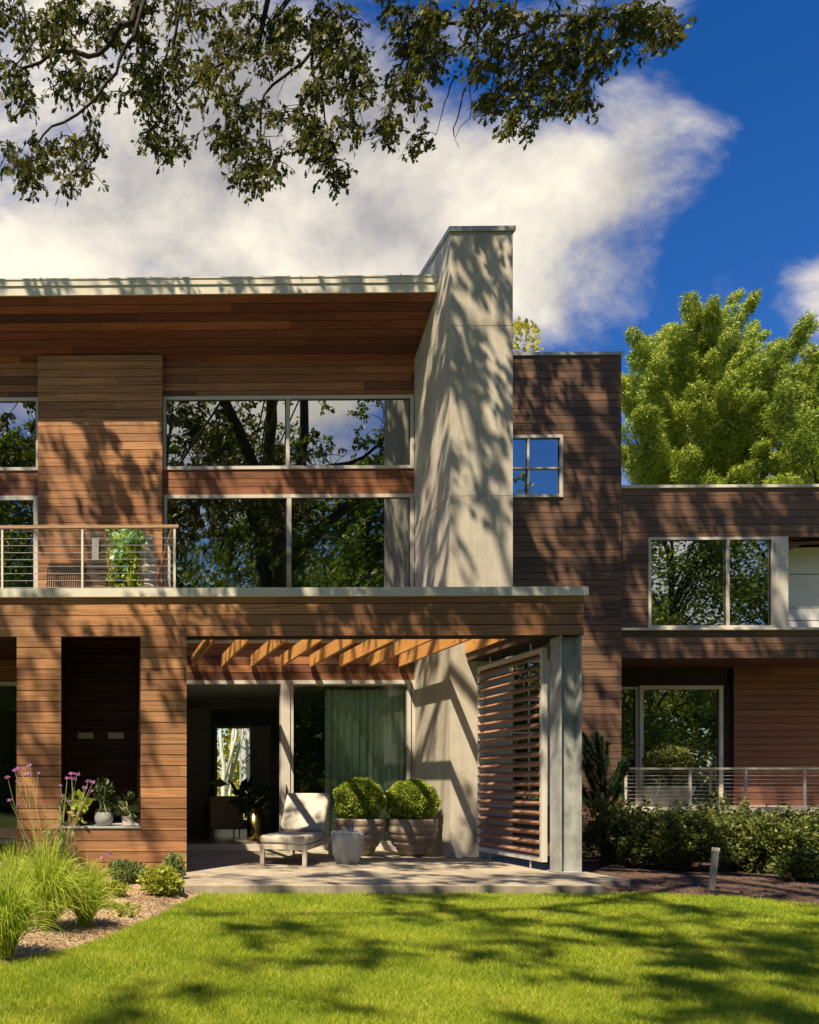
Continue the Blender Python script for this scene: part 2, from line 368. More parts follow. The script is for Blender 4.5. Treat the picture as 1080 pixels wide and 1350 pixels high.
# siding --------------------------------------------------------------
def rowsplit(z0, z1, cuts):
    zs = [z0]+sorted(c for c in cuts if z0+1e-4 < c < z1-1e-4)+[z1]
    return list(zip(zs[:-1], zs[1:]))
def xgaps(x0, x1, ops):
    iv = [(x0, x1)]
    for (a, b) in ops:
        new = []
        for (p, q) in iv:
            if b <= p or a >= q: new.append((p, q)); continue
            if a > p: new.append((p, a))
            if b < q: new.append((b, q))
        iv = new
    return iv
def siding(mb, u0, u1, v0, v1, ops, xf, ref=None, pitch=PITCH, gap=.011, depth=.02, seg=(1.8, 4.2), core=.16, seed=1, core_open=True):
    """boards run along u, stacked along v, standing proud of w=0 towards -w. ops: (u0,u1,v0,v1). mat 0 boards, 1 backing"""
    rs = random.Random(seed); ref = v0 if ref is None else ref
    k = math.floor((v0-ref)/pitch)-1
    while ref+k*pitch < v1:
        a, b = ref+k*pitch, ref+(k+1)*pitch; k += 1
        js = [u0-rs.uniform(0, 3)]
        while js[-1] < u1: js.append(js[-1]+rs.uniform(*seg))
        a2, b2 = max(a, v0), min(b, v1)
        if b2-a2 < .012: continue
        for (za, zb) in rowsplit(a2, b2, [o[2] for o in ops]+[o[3] for o in ops]):
            if zb-za < .012: continue
            zm = (za+zb)/2
            for (p, q) in xgaps(u0, u1, [(o[0], o[1]) for o in ops if o[2] < zm < o[3]]):
                us = [p]+[j for j in js if p+.05 < j < q-.05]+[q]
                for (s, e) in zip(us[:-1], us[1:]):
                    mb.box(s+(.0012 if s > p else 0), e-(.0012 if e < q else 0), -depth, rs.uniform(-.0012, .0012)+.004, za+(gap/2 if abs(za-a) < 1e-6 else 0), zb-(gap/2 if abs(zb-b) < 1e-6 else 0), 0, xf)
    if core:
        for (za, zb) in rowsplit(v0, v1, [o[2] for o in ops]+[o[3] for o in ops]):
            zm = (za+zb)/2
            for (p, q) in xgaps(u0, u1, [(o[0], o[1]) for o in ops if o[2] < zm < o[3]]):
                if q-p > .001: mb.box(p+.0008, q-.0008, .0, core, za, zb, 1, xf)
    return mb
def front(Y): return lambda p: (p[0], Y+.02+p[1], p[2])          # board faces at Y, looking towards -Y
def leftface(X): return lambda p: (X+.02+p[1], p[0], p[2])       # faces -X
def rightface(X): return lambda p: (X-.02-p[1], p[0], p[2])      # faces +X

def window(parent, name, x0, x1, z0, z1, Y, mx=(), mz=(), fw=.05, d=.09, gmat='glass_up', fmat='trim', mw=None, sill=False, handle=None):
    w = part_empty(name, parent); mw = mw or fw; f = MB()
    f.box(x0, x1, Y, Y+d, z1-fw, z1); f.box(x0, x1, Y, Y+d, z0, z0+fw)
    f.box(x0, x0+fw, Y+.0015, Y+d-.001, z0+fw, z1-fw); f.box(x1-fw, x1, Y+.0015, Y+d-.001, z0+fw, z1-fw)
    for m_ in mx: f.box(m_-mw/2, m_+mw/2, Y+.003, Y+d-.002, z0+fw, z1-fw)
    xs = [x0+fw]+[v for m_ in mx for v in (m_-mw/2, m_+mw/2)]+[x1-fw]
    for i in range(0, len(xs), 2):
        for m_ in mz: f.box(xs[i], xs[i+1], Y+.005, Y+d-.004, m_-.015, m_+.015)
        # dark inner gasket
        a, b, c, e = xs[i], xs[i+1], z0+fw, z1-fw; g = .014
        f.box(a, b, Y+.03, Y+.055, e-g, e, 1); f.box(a, b, Y+.03, Y+.055, c, c+g, 1)
        f.box(a, a+g, Y+.031, Y+.054, c+g, e-g, 1); f.box(b-g, b, Y+.031, Y+.054, c+g, e-g, 1)
    f.build('frame', [fmat, 'slat_dark'], w)
    g = MB()
    for i in range(0, len(xs), 2): g.box(xs[i]+.01, xs[i+1]-.01, Y+.040, Y+.046, z0+fw+.01, z1-fw-.01)
    # single sheet per light: only the front faces
    g2 = MB()
    for i in range(0, len(xs), 2):
        b = len(g2.v); a, c = xs[i]+.006, xs[i+1]-.006
        g2.v += [(a, Y+.043, z0+fw), (c, Y+.043, z0+fw), (c, Y+.043, z1-fw), (a, Y+.043, z1-fw)]; g2.f.append((b, b+1, b+2, b+3)); g2.mi.append(0)
    g2.build('pane', gmat, w)
    if sill: MB().box(x0-.03, x1+.03, Y-.05, Y-.0005, z0-.03, z0+.012).build('sill', fmat, w)
    if handle:
        h = MB(); hx, hz = handle
        h.tube([(hx, Y-.01, hz-.12), (hx, Y-.05, hz-.11), (hx, Y-.05, hz+.11), (hx, Y-.01, hz+.12)], .011, 8); h.build('handle', 'cable', w)
    return w

# ================================================================== HOUSE
house = thing('house', 'modern wood clad two storey house with concrete chimney, flat roofs and wide windows', 'house')
XL = -5.0
# ---- upper main wall (YW)
xch = PX(594, YC)                              # left face of chimney
XCR = PX(676.5, YC)
zsW = PZ(476, YW, 546)
A0, A1, A2, A3 = PZ(522, YW), PZ(618.5, YW), PZ(652, YW), PZ(778, YW)   # window rows
ZD = 3.70                                      # terrace deck
zwb = 3.79                                     # bottom of the lower row windows
wx0, wx1, wm = PX(215, YW), PX(546, YW), PX(379.5, YW)
lx1 = PX(50, YW)+.02
opsU = [(wx0, wx1, A1, A0), (wx0, wx1, zwb, A2), (XL+.6, lx1, A1, A0), (XL+.6, lx1, ZD, A2)]
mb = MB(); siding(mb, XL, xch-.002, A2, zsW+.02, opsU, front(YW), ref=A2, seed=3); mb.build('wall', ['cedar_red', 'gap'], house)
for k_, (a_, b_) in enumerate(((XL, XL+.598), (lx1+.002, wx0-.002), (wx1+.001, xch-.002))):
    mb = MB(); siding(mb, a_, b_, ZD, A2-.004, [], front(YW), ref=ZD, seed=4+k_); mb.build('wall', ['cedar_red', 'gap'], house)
window(house, 'window', wx0, wx1-.01, A1, A0, YW-.02, mx=(wm,), fw=.055)
window(house, 'window', wx0+.01, wx1-.01, zwb, A2, YW-.022, mx=(wm+.02,), fw=.06, mw=.075)
window(house, 'window', XL+.6, lx1, A1, A0, YW-.02, mx=(-2.6,), fw=.055)
window(house, 'window', XL+.6, lx1-.02, ZD, A2, YW-.022, mx=(-2.6,), fw=.075)
# ---- pilaster
p0, p1 = PX(50, YP), PX(214, YP)
mb = MB(); siding(mb, p0, p1, ZD, zsW+.066, [], front(YP), ref=ZD+.02, seed=9, seg=(1.9, 6), core=YW-YP-.03)
siding(mb, YP+.022, YW-.01, ZD, zsW+.066, [], leftface(p0-.0015), ref=ZD+.02, core=0, seed=9, depth=.012)
siding(mb, YP+.022, YW-.01, ZD, zsW+.066, [], rightface(p1+.0015), ref=ZD+.02, core=0, seed=9, depth=.012)
mb.build('pilaster', ['pilaster', 'gap'], house)
# ---- soffit and fascia
ze0, ze1, zeT = PZ(387, YE, 300), PZ(375.5, YE, 300), PZ(366, YE, 300)
x_e = PX(579, YE)
sl = math.hypot(YW-YE, ze0-zsW); dy, dz = (YW-YE)/sl, (zsW-ze0)/sl
def sof(p):   # u=x, v along slope (from front), w normal (board face at w=-.02)
    return (p[0], YE+.03+p[2]*dy+(p[1]+.02)*(-dz)*1.0, ze0+p[2]*dz+(p[1]+.02)*dy)
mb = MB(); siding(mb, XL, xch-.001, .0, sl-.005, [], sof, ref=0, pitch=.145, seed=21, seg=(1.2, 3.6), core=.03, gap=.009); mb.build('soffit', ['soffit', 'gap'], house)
mb = MB()
mb.box(XL, xch+.0, YE, YE+.028, ze0, ze1-.004); mb.box(XL, xch-.03, YE-.018, YE+.028, ze1+.004, zeT-.02)
mb.box(XL, xch-.03, YE-.03, YE+.04, zeT-.02, zeT)
for i in range(24): mb.box(XL+i*.45, XL+i*.45+.018, YE-.02, YE+.2, zeT, zeT+.022)
mb.build('fascia', 'fascia', house)
mb = MB(); mb.prism([(YE+.029, ze0+.06), (YW+.02, zsW+.09), (YW+.02, zeT-.04), (YE+.029, zeT-.04)], 0, XL, xch-.002)
mb.box(XL, xch-.004, YW+.021, 24, zeT-.3, zeT-.04); mb.box(XL+.01, xch-.01, YE+.041, 24.1, zeT-.039, zeT-.01)
mb.build('roof', 'cap', house)
# closed side and rear of the main block
mb = MB(); mb.box(XL, XL+.2, YW+.17, 24, 0, zeT-.31); mb.box(XL+.21, 8.6, 23.8, 24, 3.3, 6.9); mb.box(XL+.21, 5.6, 23.8, 24, 6.901, zeT-.31); mb.box(XL+.21, 8.6, 20.13, 23.79, 3.21, 3.3); mb.box(5.4, 5.6, 16.5, 23.79, 6.9, zeT-.31); mb.build('rear_wall', 'dark_siding', house)
# ---- chimney
ch = part_empty('chimney', house)
zc1, zc2, zcT = PZ(654, YC, 640), PZ(429.5, YC, 640), PZ(305.5, YC, 640)
mb = MB()
for a, b in ((ZP, zc1-.002), (zc1+.002, zc2-.002), (zc2+.002, zcT)): mb.box(xch, XCR, YC, 16.4, a, b)
mb.box(xch+.008, XCR-.008, YC+.008, 16.3, ZP, zcT-.01, 1); mb.build('chimney_stack', ['concrete', 'slat_grey'], ch, bevel=.006)
MB().box(xch-.03, XCR+.03, YC-.03, 16.45, zcT+.001, zcT+.075).build('cap', 'cap', ch)
# ---- lower wall under windows
gx0, gx1 = PX(200, YW), PX(547, YW)
zdh = PZ(897, YW, 400); zfl = .22
gl0, gl1 = XL+.5, PX(60, YW)
opsL = [(gx0, gx1, ZP, zdh), (gl0, gl1, ZP, PZ(899, YW, 0))]
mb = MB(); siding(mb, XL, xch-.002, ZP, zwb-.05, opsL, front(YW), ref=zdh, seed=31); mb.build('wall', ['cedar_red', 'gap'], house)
MB().box(gx0-.3, xch-.004, YW-.06, YW+.02, zwb-.048, zwb-.002).build('flashing', 'trim', house)
# sliding door set, ground floor
jx = PX(376, YW)
d = part_empty('sliding_door', house); f = MB()
f.box(gx0, gx1, YW-.03, YW+.10, zdh-.065, zdh); f.box(gx0, gx1, YW-.03, YW+.12, ZP, zfl)
f.box(PX(370, YW), PX(382, YW), YW-.028, YW+.098, zfl, zdh-.065)
f.box(PX(383.3, YW), PX(387, YW), YW+.0, YW+.07, zfl, zdh-.065)
f.box(PX(537, YW), gx1-.001, YW-.028, YW+.098, zfl, zdh-.065)
f.box(PX(387, YW), PX(537, YW), YW+.005, YW+.065, zfl, zfl+.06); f.box(PX(387, YW), PX(537, YW), YW+.005, YW+.065, zdh-.09, zdh-.066)
f.box(PX(541.2, YW), PX(542.2, YW), YW-.034, YW-.029, zfl, zdh-.07, 1)
f.build('frame', ['trim', 'slat_dark'], d)
g = MB(); a, b = PX(387, YW), PX(537, YW); g.v += [(a, YW+.035, zfl+.06), (b, YW+.035, zfl+.06), (b, YW+.035, zdh-.09), (a, YW+.035, zdh-.09)]; g.f.append((0, 1, 2, 3)); g.mi.append(0); g.build('pane', 'glass_low', d)
hx, hz = PX(376.5, YW), PZ(1045, YW)
MB().tube([(hx, YW-.03, hz-.13), (hx, YW-.07, hz-.12), (hx, YW-.07, hz+.12), (hx, YW-.03, hz+.13)], .012, 8).build('handle', 'slat_dark', d)
window(house, 'window', gl0, gl1, ZP+.12, PZ(899, YW, 0), YW-.03, mx=(-2.4,), fw=.07, gmat='glass_low')
# ---- front beam, niche block, pier
bx1 = PX(770, YF)
mb = MB(); ztb = PZ(787, YF, 400)
siding(mb, XL, bx1, ZB, ztb, [], front(YF), ref=ZB, seed=41, core=.24, seg=(2.0, 4.5)); mb.build('beam', ['cedar', 'gap'], house)
mb = MB(); zt2 = PZ(775.5, YF, 400)
xs = [XL, PX(250, YF), PX(484, YF), PX(774, YF)]
for a, b in zip(xs[:-1], xs[1:]): mb.box(a+.002, b-.002, YF-.045, YF+.34, ztb+.001, zt2)
mb.build('parapet_cap', 'fascia', house)
n0, n1, nz0, nz1 = PX(80.5, YF), PX(185.5, YF), PZ(1092, YF, 130), ZB-.0
w0, w1 = PX(22, YF), PX(246, YF)
nb = part_empty('niche_wall', house)
mb = MB(); siding(mb, w0, w1, ZP-.1, ZB-.003, [(n0, n1, nz0, ZB)], front(YF), ref=ZB, seed=52, core=.12, seg=(1.5, 5))
mb.build('siding', ['cedar', 'gap'], nb)
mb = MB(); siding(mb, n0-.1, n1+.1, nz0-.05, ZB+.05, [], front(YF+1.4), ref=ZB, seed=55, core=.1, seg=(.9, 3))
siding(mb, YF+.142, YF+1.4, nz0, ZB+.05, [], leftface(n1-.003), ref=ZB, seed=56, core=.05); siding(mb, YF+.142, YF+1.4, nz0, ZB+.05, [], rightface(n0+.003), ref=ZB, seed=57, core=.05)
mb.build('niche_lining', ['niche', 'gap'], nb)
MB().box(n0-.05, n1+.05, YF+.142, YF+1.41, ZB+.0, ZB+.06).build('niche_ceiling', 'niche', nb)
MB().box(n0+.001, n1-.001, YF-.012, YF+1.4, nz0-.0, nz0+.025).build('sill', 'table_grey', nb)
mb = MB(); mb.box(w0+.02, n0-.06, YF+.141, YF+1.5, ZP-.1, ZB-.01); mb.box(n1+.06, w1-.001, YF+.141, YF+1.5, ZP-.1, ZB-.01); mb.box(n0-.05, n1+.05, YF+.141, YF+1.39, ZP-.1, nz0-.01)
mb.build('block_core', 'red_siding', nb)
for px in (103, 142.5):
    MB().box(PX(px, YF+1.37), PX(px+20.5, YF+1.37), YF+1.365, YF+1.397, PZ(974, YF+1.37, 130), PZ(966, YF+1.37, 130)).build('light_fitting', 'light_fix', nb)
# pier beyond the left frame edge
mb = MB(); siding(mb, XL, -2.6, ZP-.1, ZB-.003, [], front(YF), ref=ZB, seed=58); mb.build('pier', ['cedar', 'gap'], house)
# terrace deck over the left part
mb = MB(); mb.box(XL, w1+.02, YF+.26, YW-.005, ZD-.25, ZD); mb.build('terrace_deck', 'niche', house)
# ---- pergola
pg = part_empty('pergola', house)
zj0 = PZ(880, YW, 400)-.0
k = 0
X = PX(252, YW)
while X < bx1-.1:
    yb = YW-.045 if X < xch-.06 else YC-.01
    MB().box(X, X+.048, YF+.262, yb, zj0, zj0+.205).build('joist', 'joist', pg, bevel=.004)
    X += .515; k += 1
mb = MB()
def sidebeam(p): return (PX(718, 10.95)-.14+.02+p[1], p[0], p[2])
siding(mb, YF+.262, YC-.012, ZB, ztb-.01, [], sidebeam, ref=ZB, seed=61, core=.4, gap=.011); mb.build('side_beam', ['dark_siding', 'gap'], pg)
# ---- steel column
mb = MB(); c0, c1 = PX(741, YF), PX(765.5, YF); yc0, yc1 = YF+.0, YF+.25
zct = ZB-.002
mb.box(c0-.018, c0, yc0, yc1, ZP+.015, zct); mb.box(c1, c1+.018, yc0, yc1, ZP+.015, zct); mb.box(c0, c1, yc0+.115, yc0+.13, ZP+.015, zct)
mb.box(c0-.04, c1+.04, yc0-.02, yc1+.02, ZP+.001, ZP+.014); mb.build('column', 'galv', house, bevel=.003)
# ---- louvre screen (plane X = const)
sc = part_empty('louvre_screen', house)
ysn, ysf = 11.0, YC-.06
xsn = PX(718, ysn); zs0, zs1 = PZ(1137, ysn, 718), PZ(853.5, ysn, 718)
mb = MB(); t = .07
mb.box(xsn-.03, xsn+.04, ysn, ysn+t, zs0, zs1); mb.box(xsn-.03, xsn+.04, ysf-t, ysf, zs0, zs1)
mb.box(xsn-.029, xsn+.039, ysn+t, ysf-t, zs1-t, zs1); mb.box(xsn-.029, xsn+.039, ysn+t, ysf-t, zs0, zs0+t)
for yy in (ysn+.35, ysf-.35):
    mb.tube([(xsn, yy, ZP), (xsn, yy, zs0)], .012, 6); mb.tube([(xsn, yy, zs1), (xsn, yy, ZB+.02)], .012, 6)
mb.tube([(xsn+.03, (ysn+ysf)/2, zs0+t), (xsn+.03, (ysn+ysf)/2, zs1-t)], .008, 6)
mb.build('frame', 'trim', sc, bevel=.003)
mb = MB(); ns = 21
for i in range(ns):
    zc = zs0+t+.075+i*(zs1-zs0-2*t-.11)/(ns-1)
    mb.prism([(xsn-.060, zc-.020), (xsn-.040, zc-.047), (xsn+.026, zc+.005), (xsn+.008, zc+.034)], 1, ysn+t-.02, ysf-t+.02)
mb.build('slats', 'slat', sc)
# ---- tower
ZTT = PZ(469, YT, 740); xt1 = PX(819.5, YT); ZGT = PZ(643.5, YG, 950)
tw0, tw1, tz0, tz1 = PX(648, YT), PX(741.5, YT), PZ(656, YT, 700), PZ(574, YT, 700)
sw0, sw1, sz0, sz1 = PX(650, YT), PX(724, YT), PZ(1062, YT, 700), PZ(870, YT, 700)
mb = MB(); siding(mb, XCR-.6, xt1, -.3, ZTT, [(tw0, tw1, tz0, tz1), (sw0, sw1, sz0, sz1)], front(YT), ref=PZ(843, YT, 740), seed=71, seg=(1.4, 4))
siding(mb, YT+.022, 21, ZGT-.3, ZTT, [], rightface(xt1+.0015), ref=PZ(843, YT, 740), seed=72, core=.1)
mb.build('tower_wall', ['dark_siding', 'gap'], house)
mb = MB(); mb.box(XCR-.6, XCR-.4, YT+.2, 21, 6.8, ZTT-.01); mb.box(XCR-.39, xt1-.14, 20.8, 21, 6.8, ZTT-.01); mb.box(XCR-.39, xt1-.13, YT+.19, 20.9, ZTT-.2, ZTT-.02); mb.build('tower_core', 'dark_siding', house)
MB().box(XCR-.62, xt1+.03, YT-.03, 21.03, ZTT+.001, ZTT+.06).build('tower_cap', 'cap', house)
window(house, 'window', tw0, tw1, tz0, tz1, YT-.03, mx=(PX(696, YT),), mz=(PZ(617.5, YT, 700),), fw=.055, mw=.028)
window(house, 'window', sw0, sw1, sz0, sz1, YT-.02, mx=(PX(697, YT),), mz=[PZ(y, YT, 700) for y in (882, 923, 966, 1007, 1049)], fw=.05, mw=.03)
# ---- right wing
XR = 18.5
zf0 = PZ(705, YG, 950); bw0, bw1 = PX(855, YG), PX(1038, YG); bz0, bz1 = PZ(828, YG, 950), PZ(708, YG, 950)
zl0 = PZ(868, YG, 950); dk = PZ(1065, YG, 950)
opsR = [(bw0, XR, bz0, zf0), (xt1, XR, dk-.02, zl0)]
mb = MB(); siding(mb, xt1, XR, zl0, ZGT, [(bw0, XR, bz0, bz1)], front(YG), ref=PZ(868, YG, 950), seed=81, core=.12, seg=(1.4, 4)); mb.build('wing_wall', ['dark_siding', 'gap'], house)
mb = MB(); mb.box(xt1+.002, XR, YG-.04, YG+.25, ZGT+.001, ZGT+.055); mb.build('wing_cap', 'fascia', house)
mb = MB(); mb.box(xt1-.0, XR, YG+.14, 23, ZGT-.25, ZGT-.01); mb.box(XR-.2, XR-.0, YG+.14, 23, 0, ZGT-.26); mb.box(8.7, XR-.21, 22.8, 23, 0, ZGT-.26)
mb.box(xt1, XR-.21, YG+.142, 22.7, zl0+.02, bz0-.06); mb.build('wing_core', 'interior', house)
mb = MB(); mb.box(xt1+.01, XR, YG-.07, YG+.12, bz0-.045, bz0-.002); mb.build('sill_band', 'fascia', house)
# underside of the wing over the lower balcony
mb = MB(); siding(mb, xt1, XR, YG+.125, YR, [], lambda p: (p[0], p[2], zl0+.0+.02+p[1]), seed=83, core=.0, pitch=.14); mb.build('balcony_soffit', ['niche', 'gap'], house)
gx = PX(1021, YG)
window(house, 'window', bw0, gx, bz0, bz1-.0, YG-.01, mx=(PX(960, YG),), fw=.05, mw=.05)
MB().box(gx+.001, bw1, YG-.03, YG+.5, bz0-.001, bz1+.0).build('corner_post', 'trim', house, bevel=.004)
# pale panelled wall to the right of it
mb = MB(); zz = [bz0-.05, PZ(818, YG+.6, 1060), PZ(801.5, YG+.6, 1060), PZ(757, YG+.6, 1060), PZ(700, YG+.6, 1060)]
for a, b in zip(zz[:-1], zz[1:]): mb.box(bw1-.1, XR, YG+.6, YG+.65, a+.008, b-.008)
mb.box(bw1-.1, XR, YG+.625, YG+.8, bz0-.05, zz[-1], 1); mb.build('panel_wall', ['white_wall', 'slat_dark'], house)
mb = MB(); mb.prism([(bw1+.0, bz1-.06), (bw1+.0, zf0-.33), (bw1+.75, zf0+.0), (XR, zf0+.02), (XR, zf0+.05), (bw1+.0, bz1+.0)], 1, YG+.125, YG+.59); mb.build('wing_soffit', 'red_siding', house)
# lower recess
r0 = PX(968, YR); rd0, rd1 = PX(843, YR), PX(956, YR); rz1 = PZ(904, YR, 900)
mb = MB(); siding(mb, r0, XR, dk-.1, zl0+.02, [], front(YR), ref=dk, seed=91, seg=(2, 5)); mb.build('recess_wall', ['red_siding', 'gap'], house)
mb = MB(); mb.box(xt1-.4, rd1+.02, YR-.03, YR+.1, rz1+.001, zl0+.015); mb.box(rd1+.002, r0-.001, YR+.06, YR+.2, dk-.1, rz1); mb.build('recess_panel', 'gap', house)
window(house, 'patio_door', rd0, PX(953, YR), dk-.03, rz1, YR-.02, fw=.075, gmat='glass_up', handle=(PX(949.5, YR), PZ(1007, YR, 950)))
window(house, 'window', xt1-.5, rd0-.002, dk-.03, rz1-.02, YR+.02, fw=.05, gmat='glass_up')
# lower balcony
mb = MB(); zb = dk-.02
mb.box(xt1+.002, XR, YG-.06, YR+.05, zb-.085, zb+.03); mb.build('balcony_deck', 'fascia', house)
mb = MB(); siding(mb, xt1+.001, XR, zb-.36, zb-.087, [], front(YG), ref=zb-.36, seed=95); mb.build('balcony_skirt', ['dark_siding', 'gap'], house)
MB().box(xt1-3.2, XR, YG-.02, YG+.3, -.3, zb-.37).build('foundation', 'white_wall', house)
# rails
def railing(px_posts, Y, z0, ztop, x0, x1, ncab, hmat, name='railing', pw=.03, ht=.04, parent=house):
    r = part_empty(name, parent)
    for px in px_posts:
        x = PX(px, Y); MB().box(x-pw/2, x+pw/2, Y-.02, Y+.02, z0, ztop-ht).build('post', 'trim', r)
        if hmat == 'cable': MB().box(x-.07, x+.07, Y-.045, Y+.045, z0+.0005, z0+.012).build('foot_plate', 'trim', r)
    MB().box(x0, x1, Y-.03, Y+.03, ztop-ht+.0005, ztop).build('handrail', hmat, r)
    for i in range(ncab):
        z = z0+.09+i*(ztop-ht-z0-.13)/(ncab-1)
        MB().tube([(x0+.02, Y, z), (x1-.02, Y, z)], .0042, 6).build('cable', 'cable', r)
    return r
railing((825, 910, 983, 1061), YG+.05, zb+.031, PZ(1012, YG+.05, 950), PX(824, YG), XR, 9, 'cable')
YRL = 11.3; zr = PZ(693, YRL, 100)
rl = railing((3, 108.5, 230), YRL, ZD+.001, zr, XL, PX(235, YRL), 11, 'handrail')
xr = PX(229, YRL)
for i in range(11):
    z = ZD+.09+i*(zr-.04-ZD-.13)/10
    MB().tube([(xr, YRL+.02, z), (xr, YW-.05, z)], .0035, 5).build('cable', 'cable', rl)
MB().box(xr-.03, xr+.03, YRL+.031, YW-.06, zr-.0395, zr-.0005).build('handrail', 'handrail', rl)
for yy in (12.0, YW-.1): MB().box(xr-.02, xr+.02, yy-.015, yy+.015, ZD, zr-.041).build('post', 'trim', rl)
# glass guard in front of the lower row windows
ga, gb, gy = PX(232, YW-.12), PX(510, YW-.12), YW-.12
mb = MB(); mb.v += [(ga, gy, zwb-.04), (gb, gy, zwb-.04), (gb, gy, PZ(712, gy)), (ga, gy, PZ(712, gy))]; mb.f.append((0, 1, 2, 3)); mb.mi.append(0)
mb.build('glass_guard', 'glass_clear', house)
# ---- interiors
mb = MB(); rb = 20.0
bwx0, bwx1, bwz0, bwz1 = PX(283, rb), PX(357, rb), .35, PZ(957, rb, 320)
for (a, b, c, e) in ((XL+.3, bwx0, zfl, 3.1), (bwx1, 9.0, zfl, 3.1), (bwx0, bwx1, bwz1, 3.1), (bwx0, bwx1, zfl, bwz0)): mb.box(a, b, rb, rb+.12, c, e)
mb.box(9.0, 9.12, YT+.3, rb, zfl, 3.1)
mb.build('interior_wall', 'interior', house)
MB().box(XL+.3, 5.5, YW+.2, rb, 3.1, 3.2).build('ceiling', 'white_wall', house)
MB().box(XL+.3, 5.5, 17.2, 17.5, 2.86, 3.098).build('ceiling_beam', 'interior', house)
MB().box(XL+.25, 9, YW+.13, 23.7, .05, zfl-.003).build('floor', 'floor', house)
window(house, 'window', bwx0, bwx1, bwz0, bwz1, rb-.02, fw=.05, gmat='glass_clear')
mb = MB(); mb.box(XL+.3, 5.5, 19, 19.1, 3.3, 9.1); mb.box(XL+.3, 5.5, YW+.2, 19, 3.3, 3.6); mb.box(5.4, 5.5, YW+.2, 19, 3.6, 9.0); mb.box(xt1-.3, XR-.3, 19, 19.1, .5, 6.6)
mb.box(XCR-.6, xt1-.15, YT+1.6, YT+1.7, 0, 9); mb.box(XL+.3, 5.4, YW+.2, 19, 9.0, 9.1); mb.build('interior_wall', 'interior', house)
mb = MB(); mb.box(PX(238, 17), PX(278, 17), 17.0, 17.1, zfl, 2.86); mb.build('interior_partition', 'interior', house)

def curtain(x0, x1, z0, z1, Y, mat, label, amp=.045, per=.11):
    n = int((x1-x0)/per*10); mb = MB()
    for i in range(n+1):
        x = x0+(x1-x0)*i/n; y = Y+amp*(1-2*abs(math.sin(math.pi*(x-x0)/per+.5*math.sin(x*5))))*(1+.3*math.sin(x*11))
        mb.v += [(x, y, z0), (x+.004*math.sin(x*40), y*1.0, z1)]
    for i in range(n): mb.f.append((2*i, 2*i+2, 2*i+3, 2*i+1)); mb.mi.append(0)
    return mb.build('curtain', mat, None, smooth=True, label=label, cat='curtain')
curtain(PX(424, 14.9), PX(537, 14.9), zfl+.02, 2.95, 14.66, 'curtain', 'green tinted pleated curtain behind the ground floor glass door', amp=.06, per=.12)
curtain(PX(915, 17.4), PX(952, 17.4), dk, rz1, 17.3, 'curtain_blue', 'grey sheer curtain behind the lower balcony glass door', per=.12)

# ================================================================== GROUND
gm = MB(); gm.v += [(-300, -300, 0), (300, -300, 0), (300, 400, 0), (-300, 400, 0)]; gm.f.append((0, 1, 2, 3)); gm.mi.append(0)
gm.build('ground', 'ground', None, kind='structure')
YS = 1.14*F/(1168-CY)+.06
ps1 = PX(799, YS); ps2 = PX(835, 9.9)
mb = MB(); nxt = 0
slab = [(XL, YS), (ps1, YS), (ps1, YW-.04), (XL, YW-.04)]
xsj = [w1-.25, w1+1.42, w1+3.1, ps1]
mb.box(XL, w1-.252, YF+.2, YW-.035, 0, ZP-.002)
for a, b in zip(xsj[:-1], xsj[1:]):
    for c, e in ((YS, YS+1.75), (YS+1.75, YS+3.5), (YS+3.5, YW-.032)): mb.box(a+.0015, b-.0015, c+.0015, e-.0015, 0, ZP)
mb.build('patio', 'patio', None, bevel=.004, kind='structure')
mb = MB(); mb.prism([(ps1+.002, 9.75), (ps2, 9.95), (ps2+.1, 12.9), (ps1+.002, 12.9)], 2, 0, ZP-.004); mb.build('side_paving', 'patio', None, kind='structure')
# planting beds
def gpt(px, py, z=0.0):
    Y = (CAMZ-z)*F/(py-CY); return (PX(px, Y), Y)
LB = [gpt(*p) for p in ((259, 1184), (235, 1196), (200, 1214), (150, 1236), (90, 1257), (30, 1270), (-40, 1280), (-120, 1285))]
bedL = LB+[(-3.5, 5.4), (-3.5, 10.9), (w1, 10.9), (w1+.02, 9.3)]
RB = [gpt(*p) for p in ((797, 1180), (850, 1180), (900, 1183), (960, 1184), (1020, 1188), (1080, 1194), (1200, 1205))]
bedR = RB+[(16, 8.4), (18, 15.6), (xt1-1.5, 15.6), (ps1+.01, 13)]
def inpoly(x, y, poly):
    x = np.asarray(x); y = np.asarray(y); r = np.zeros(x.shape, bool); n = len(poly)
    for i in range(n):
        (x1, y1), (x2, y2) = poly[i], poly[(i+1) % n]
        c = ((y1 > y) != (y2 > y)) & (x < (x2-x1)*(y-y1)/((y2-y1) or 1e-9)+x1); r ^= c
    return r
